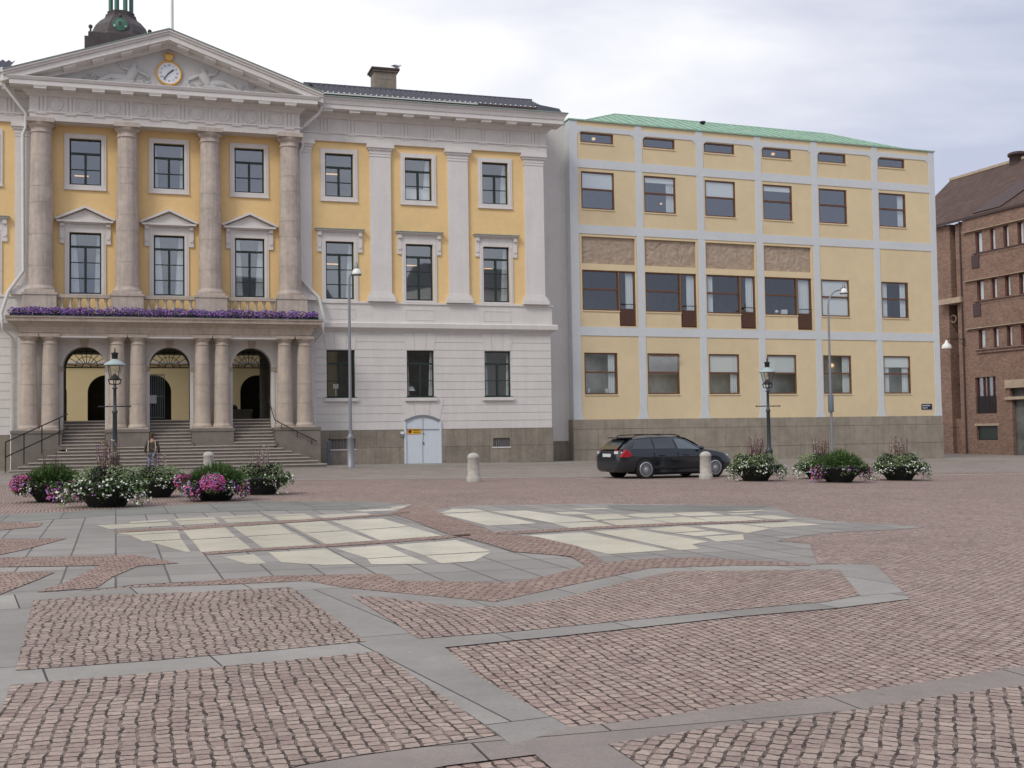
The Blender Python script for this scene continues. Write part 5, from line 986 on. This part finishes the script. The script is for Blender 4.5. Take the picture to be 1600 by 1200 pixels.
planter(13.6, 40.7, 9, 'rightmost planter, white flowers on both sides and pale pinkish spikes', {'silver': 5, 'purple': 3, 'bloom': [(-75, 'W'), (-55, 'w'), (-40, 'w'), (10, 'w'), (30, 'w'), (60, 'w'), (75, 'W'), (88, 'W')], 'spikes': 32, 'pale': .45}, 1.12)
# balcony flowers
R = random.Random(9); bf = thing('balcony_flowers', 'long row of violet petunias along the top of the porch cornice', 'flowers', TW(PC, -2.42, 7.80), YT)
t = MB(); t2 = MB(); x = -7.35
while x < 7.45:
    r_ = R.uniform(.18, .28); z = R.uniform(.12, .24); clump(t2, (x, R.uniform(-.1, .1), z), r_, 60, .05, ['leafD', 'leafG', 'leafD'], R, (1.1, .8, .85))
    for _ in range(72):
        d = Vector((R.gauss(0, 1), -abs(R.gauss(0, 1)), R.gauss(0, .8)+.3)).normalized(); leaf(t, (x+d.x*r_*1.15, d.y*r_*.95, z+.03+d.z*r_*.95), R.uniform(.03, .055), R.choice(['petV', 'petV', 'petV', 'petM']), R, d, 6)
    x += R.uniform(.16, .26)
t2.box(-7.5, 7.5, -.1, .12, .0, .14, 'bowl'); t2.build('foliage', bf); t.build('flowers', bf)
# ================================================================ parked car (estate)
M['carpaint'] = mat('black_car_paint', (.010, .014, .020), .13, spec=.8); M['carglass'] = mat('dark_car_glass', (.03, .036, .04), .05, spec=1.0); M['carglassL'] = mat('pale_reflecting_glass', (.10, .13, .15), .08, spec=.8)
M['tyre'] = mat('tyre_rubber', (.018, .018, .018), .8); M['alloy'] = mat('alloy_rim', (.55, .57, .6), .3, metal=.6); M['tail'] = mat('red_tail_light', (.36, .01, .022), .25, spec=.6); M['lens'] = mat('clear_lens', (.65, .68, .7), .15, spec=.7)
th_a = math.atan2(43.4-42.04, 7.45-4.57); 
car = thing('parked_car', 'black estate car parked in front of the granite plinth of the pale yellow building', 'car', (5.70, 43.55, gz(5.7)-.0), th_a); car.scale = (1.1, 1.1, 1.1)
ST = [ # x, zbottom, wlow, zshoulder, wsh, ztop, wtop
 (-2.26, .40, .62, .74, .60, .80, .50), (-2.24, .30, .74, .80, .72, .90, .60), (-2.16, .24, .82, .90, .78, .98, .64), (-2.02, .22, .87, .95, .83, 1.10, .63), (-1.86, .22, .885, .965, .84, 1.24, .59), (-1.68, .22, .90, .965, .85, 1.345, .565),
 (-1.4, .21, .905, .96, .855, 1.39, .56), (-.9, .20, .905, .955, .86, 1.42, .565), (-.3, .20, .905, .95, .86, 1.425, .57), (.15, .20, .905, .94, .86, 1.40, .57), (.5, .20, .905, .935, .86, 1.325, .575), (.8, .20, .905, .93, .86, 1.18, .60),
 (1.05, .20, .905, .925, .86, 1.02, .66), (1.18, .20, .905, .915, .855, .965, .68), (1.5, .20, .90, .88, .84, .93, .62), (1.85, .21, .885, .82, .80, .88, .56), (2.08, .23, .85, .74, .74, .80, .50), (2.2, .28, .78, .64, .66, .70, .42), (2.27, .38, .60, .56, .50, .60, .32)]
def sec(s, k=1):
    x, zb, wl, zs, wsh, zt, wt = s
    return [(x, 0, zb), (x, wl*.8, zb), (x, wl*.97, zb+.06), (x, wl, zb+.22), (x, wl*1.0, (zb+.22+zs)/2), (x, wsh+(wl-wsh)*.35, zs-.04), (x, wsh, zs), (x, wsh+(wt-wsh)*.5, zs+(zt-zs)*.5), (x, wt+.02, zt-.06*min(1, (zt-zs)/.3)), (x, wt*.85, zt-.012), (x, wt*.45, zt), (x, 0, zt+.004)]
t = MB(); n = 12; vs = []
for s in ST:
    a = sec(s); vs += a+[(x, -y, z) for x, y, z in a[1:-1][::-1]]
k = 22; fs = [(i*k+j, i*k+(j+1) % k, (i+1)*k+(j+1) % k, (i+1)*k+j) for i in range(len(ST)-1) for j in range(k)]
fs = [f[::-1] for f in fs]; fs += [tuple(range(k)), tuple(range((len(ST)-1)*k, len(ST)*k))[::-1]]
t.add(vs, fs, 'carpaint', True); body = t.build('body', car)
def at(x, u, sgn, o=.012):
    for a, b in zip(ST, ST[1:]):
        if a[0] <= x <= b[0]:
            q = (x-a[0])/(b[0]-a[0]); s = [a[i]*(1-q)+b[i]*q for i in range(7)]; pr = sec(s)
            p6, p7, p8 = pr[6], pr[7], pr[8]; p = Vector(p6).lerp(Vector(p7), u*2) if u < .5 else Vector(p7).lerp(Vector(p8), u*2-1)
            return (p.x, sgn*(p.y+o), p.z+o*.3)
def sidewin(name, bl, br, tl, tr, m, sgn, par, o=.012):
    t = MB(); N_ = 8; K_ = 5; vs = []
    for j in range(K_+1):
        u = .07+.83*j/K_; xl = bl+(tl-bl)*j/K_; xr = br+(tr-br)*j/K_
        for i in range(N_+1): vs.append(at(xl+(xr-xl)*i/N_, u, sgn, o))
    t.add(vs, [(j*(N_+1)+i, j*(N_+1)+i+1, (j+1)*(N_+1)+i+1, (j+1)*(N_+1)+i) for j in range(K_) for i in range(N_)], m, True); t.build(name, par)
for sgn in (-1, 1):
    sidewin('window', -1.78, -.98, -1.5, -.95, 'carglass', sgn, body); sidewin('window', -.9, -.08, -.88, -.12, 'carglass', sgn, body); sidewin('window', .0, .92, -.04, .33, 'carglassL', sgn, body)
    t = MB()
    for xx in (-.93, -.03): t.add([at(xx-.012, .0, sgn, .004), at(xx+.012, 0, sgn, .004), at(xx+.012, .0, sgn, .004), at(xx-.012, .0, sgn, .004)], [(0, 1, 2, 3)], 'ink')
    for xx in (-.95, -.02, .98): t.box(xx-.006, xx+.006, *sorted((sgn*.897, sgn*.909)), .32, .86, 'ink')
    t.box(-1.5, 1.15, *sorted((sgn*.893, sgn*.912)), .70, .715, 'ink'); t.box(-1.15, 1.1, *sorted((sgn*.88, sgn*.915)), .2, .30, 'carpaint'); t.build('door_seams', body)
    for xx in (-.75, .2): t = MB(); t.box(xx, xx+.2, *sorted((sgn*.90, sgn*.935)), .76, .785, 'carpaint'); t.build('door_handle', body)
    t = MB(); t.ball((.86, sgn*.98, 1.0), .10, 'carpaint', 7, (.7, 1.1, .75)); t.build('wing_mirror', body)
    t = MB(); t.tube([(-1.55, sgn*.54, 1.40), (-1.45, sgn*.55, 1.45), (-.6, sgn*.56, 1.475), (.1, sgn*.55, 1.455), (.3, sgn*.54, 1.40)], .016, 'ink', 5); t.build('roof_rail', body)
    t = MB(); t.add([(-2.215, sgn*.42, .79), (-2.20, sgn*.42, .97), (-2.12, sgn*.70, 1.0), (-2.00, sgn*.845, .985), (-1.88, sgn*.87, .91), (-1.80, sgn*.906, .78), (-2.0, sgn*.89, .74), (-2.19, sgn*.80, .74)], [(0, 1, 2, 3, 4, 5, 6, 7)], 'tail'); t.v = [(x-.02, y+sgn*.025, z) for x, y, z in t.v]; t.add([(-2.27, sgn*.50, .84), (-2.27, sgn*.50, .93), (-2.235, sgn*.70, .93), (-2.235, sgn*.70, .85)], [(0, 1, 2, 3)], 'lens'); t.build('tail_light', body)
    t = MB(); t.ball((2.0, sgn*.66, .70), .1, 'lens', 7, (1.6, 1.4, .8)); t.build('headlight', body)
    for wx in (-1.32, 1.44):
        t = MB(); t.v = []; t.lathe([(.01, 0), (.375, 0)], 'ink', n=24); t.v = [(wx+a, sgn*(.905+.008), .345+b) for a, b, c in t.v]; t.build('wheel_arch', body)

        t = MB(); pr = [(.22, 0), (.315, .0), (.33, .015), (.335, .05), (.335, .17), (.325, .2), (.2, .2)]; t.lathe(pr, 'tyre', n=28); t.v = [(wx+a, sgn*(.945-c), .32+b) for a, b, c in t.v]; wh = t.build('wheel', car)
        t = MB(); t.lathe([(.222, .0), (.245, .0), (.25, .02), (.215, .02)], 'alloy', n=28)
        t.lathe([(.001, -.005), (.05, 0), (.06, .02)], 'alloy', n=12)
        for i in range(20):
            a = 2*pi*i/20; c_, s_ = cos(a), sin(a); t.add([(c_*.05-s_*.008, s_*.05+c_*.008, .004), (c_*.05+s_*.008, s_*.05-c_*.008, .004), (c_*.23+s_*.011, s_*.23-c_*.011, .006), (c_*.23-s_*.011, s_*.23+c_*.011, .006)], [(0, 1, 2, 3)], 'alloy')
        t.v = [(wx+a, sgn*(.952-c), .32+b) for a, b, c in t.v]; t.build('rim', wh)
        t = MB(); t.lathe([(.001, .03), (.21, .03)], 'ink', n=20); t.v = [(wx+a, sgn*(.95-c), .32+b) for a, b, c in t.v]; t.build('brake_disc', wh)
t = MB(); R0 = [(-2.19, .985), (-2.03, 1.11), (-1.87, 1.245), (-1.74, 1.32)]
vs = [(x-.025, y, z+.01) for (x, z), w_ in zip(R0, (.56, .54, .50, .46)) for y in (-w_, w_)]; t.add(vs, [(i*2, i*2+1, i*2+3, i*2+2) for i in range(3)], 'carglass'); t.build('rear_window', body)
t = MB(); t.box(-1.92, -1.55, -.52, .52, 1.355, 1.39, 'carpaint'); t.build('spoiler', body)
t = MB(); t.box(-2.275, -2.25, -.26, .26, .74, .85, 'lens'); t.build('number_plate', body)
t = MB(); R1 = [(.22, 1.395, .50), (.5, 1.335, .52), (.8, 1.195, .56), (1.02, 1.05, .62)]; vs = [(x, y, z+.008) for x, z, w_ in R1 for y in (-w_, w_)]; t.add(vs, [(i*2, i*2+1, i*2+3, i*2+2) for i in range(3)], 'carglassL'); t.build('windscreen', body)
t = MB(); t.box(-1.0, 1.0, -.8, .8, .12, .25, 'ink'); t.build('underbody', body)
# ================================================================ person
def skin(name, pts, edges, rad, m, parent, sub=1, root=0):
    me = bpy.data.meshes.new(name); me.from_pydata(pts, edges, []); o = bpy.data.objects.new(name, me); COL.objects.link(o)
    sk = o.modifiers.new('s', 'SKIN'); sk.use_smooth_shade = True
    for i, v_ in enumerate(me.skin_vertices[0].data): v_.radius = (rad[i], rad[i]) if not isinstance(rad[i], tuple) else rad[i]; v_.use_root = (i == root)
    su = o.modifiers.new('u', 'SUBSURF'); su.levels = sub; su.render_levels = sub
    bpy.context.view_layer.update(); dg = bpy.context.evaluated_depsgraph_get(); m2 = bpy.data.meshes.new_from_object(o.evaluated_get(dg)); bpy.data.objects.remove(o)
    m2.materials.clear(); m2.materials.append(M[m]); [setattr(p, 'use_smooth', True) for p in m2.polygons]
    q = bpy.data.objects.new(name, m2); COL.objects.link(q); q.parent = parent; return q
M['skin'] = mat('skin', (.42, .24, .17), .6); M['jacket'] = mat('olive_brown_jacket', (.075, .062, .045), .85, noise=((12, .3),)); M['jeans'] = mat('faded_blue_jeans', (.16, .20, .28), .85, noise=((14, .2),)); M['hair'] = mat('brown_hair', (.07, .04, .025), .7); M['bag'] = mat('pale_strap', (.5, .47, .4), .8); M['shoe'] = mat('dark_shoe', (.03, .03, .03), .6)
PX, PY = -15.2, 48.6
pe_ = thing('person', 'person in a dark jacket and faded jeans walking towards the porch steps, behind the planters', 'person', (PX, PY, gz(PX)), radians(12))
J = [(0, 0, .93), (0, 0, 1.08), (0, .01, 1.25), (0, .01, 1.40), (0, 0, 1.49), (0, -.01, 1.56), (0, -.02, 1.66), (0, -.01, 1.74),           # pelvis..head
     (-.10, 0, .88), (-.12, -.06, .50), (-.12, .03, .10), (-.12, -.12, .04), (.10, 0, .88), (.12, .10, .50), (.12, .16, .12), (.12, .02, .04),   # legs
     (-.19, .01, 1.38), (-.27, .04, 1.12), (-.25, -.06, .90), (.19, .01, 1.38), (.28, .05, 1.12), (.26, -.05, .90)]
E2 = [(0, 1), (1, 2), (2, 3), (3, 4), (4, 5), (5, 6), (6, 7), (0, 8), (8, 9), (9, 10), (10, 11), (0, 12), (12, 13), (13, 14), (14, 15), (3, 16), (16, 17), (17, 18), (3, 19), (19, 20), (20, 21)]
RR_ = [(.14, .10), (.13, .09), (.15, .10), (.15, .10), .055, .055, (.075, .09), (.06, .075), .085, .055, .038, .035, .085, .055, .038, .035, .055, .042, .03, .055, .042, .03]
# hands: palm with five short finger chains each
pts = list(J); ed = list(E2); rd = list(RR_)
for wv, sg in ((18, -1), (21, 1)):
    wx_, wy_, wz_ = J[wv]; pts.append((wx_, wy_-.03, wz_-.07)); rd.append((.03, .018)); pi_ = len(pts)-1; ed.append((wv, pi_))
    for fi in range(4):
        y_ = -.055+.022*fi; l_ = (.07, .08, .078, .06)[fi]; a_ = len(pts); pts += [(wx_+sg*.004, wy_-.03+y_+.03, wz_-.11), (wx_-sg*.012, wy_-.03+y_+.035, wz_-.11-l_)]; rd += [.0095, .008]; ed += [(pi_, a_), (a_, a_+1)]
    a_ = len(pts); pts += [(wx_-sg*.01, wy_-.075, wz_-.08), (wx_-sg*.02, wy_-.095, wz_-.12)]; rd += [.011, .009]; ed += [(pi_, a_), (a_, a_+1)]
pb = skin('body', pts, ed, rd, 'skin', pe_, 1)
skin('jacket', [J[0], J[1], J[2], J[3], (0, 0, 1.46), J[16], J[17], (-.252, -.04, .94), J[19], J[20], (.262, -.03, .94), (0, 0, .86)], [(11, 0), (0, 1), (1, 2), (2, 3), (3, 4), (3, 5), (5, 6), (6, 7), (3, 8), (8, 9), (9, 10)], [(.175, .135), (.165, .125), (.18, .125), (.17, .12), .075, .075, .06, .05, .075, .06, .05, (.18, .14)], 'jacket', pe_, 1)
skin('trousers', [J[0], J[8], J[9], (-.12, .02, .13), J[12], J[13], (.12, .15, .15)], [(0, 1), (1, 2), (2, 3), (0, 4), (4, 5), (5, 6)], [(.15, .11), .10, .075, .06, .10, .075, .06], 'jeans', pe_, 1)
skin('shoes', [(-.12, .05, .06), (-.12, -.04, .05), (-.12, -.15, .035)], [(0, 1), (1, 2)], [.048, .045, .035], 'shoe', pe_, 1); skin('shoes', [(.12, .18, .08), (.12, .08, .05), (.12, -.02, .035)], [(0, 1), (1, 2)], [.048, .045, .035], 'shoe', pe_, 1)
t = MB(); t.ball((0, .012, 1.715), .098, 'hair', 10, (.92, 1.05, 1.0)); t.ball((0, .05, 1.64), .075, 'hair', 8, (1.0, .8, 1.1)); t.build('hair', pe_)
t = MB(); t.ball((0, -.115, 1.665), .016, 'skin', 5, (.8, 1, 1.3)); [t.ball((s*.032, -.095, 1.69), .010, 'ink', 5) for s in (-1, 1)]; [t.ball((s*.083, -.01, 1.675), .02, 'skin', 5, (.5, 1, 1.4)) for s in (-1, 1)]; t.box(-.022, .022, -.108, -.10, 1.625, 1.632, 'redwood'); t.build('face', pe_)
t = MB(); t.tube([(-.13, .13, 1.44), (-.15, .15, 1.2), (-.14, .13, 1.0)], .022, 'bag', 6); t.tube([(.13, .13, 1.44), (.15, .15, 1.2), (.14, .13, 1.0)], .022, 'bag', 6); t.build('backpack_straps', pe_)
pe_.rotation_euler = (0, 0, radians(192))
S.render.resolution_x = 1024; S.render.resolution_y = 768
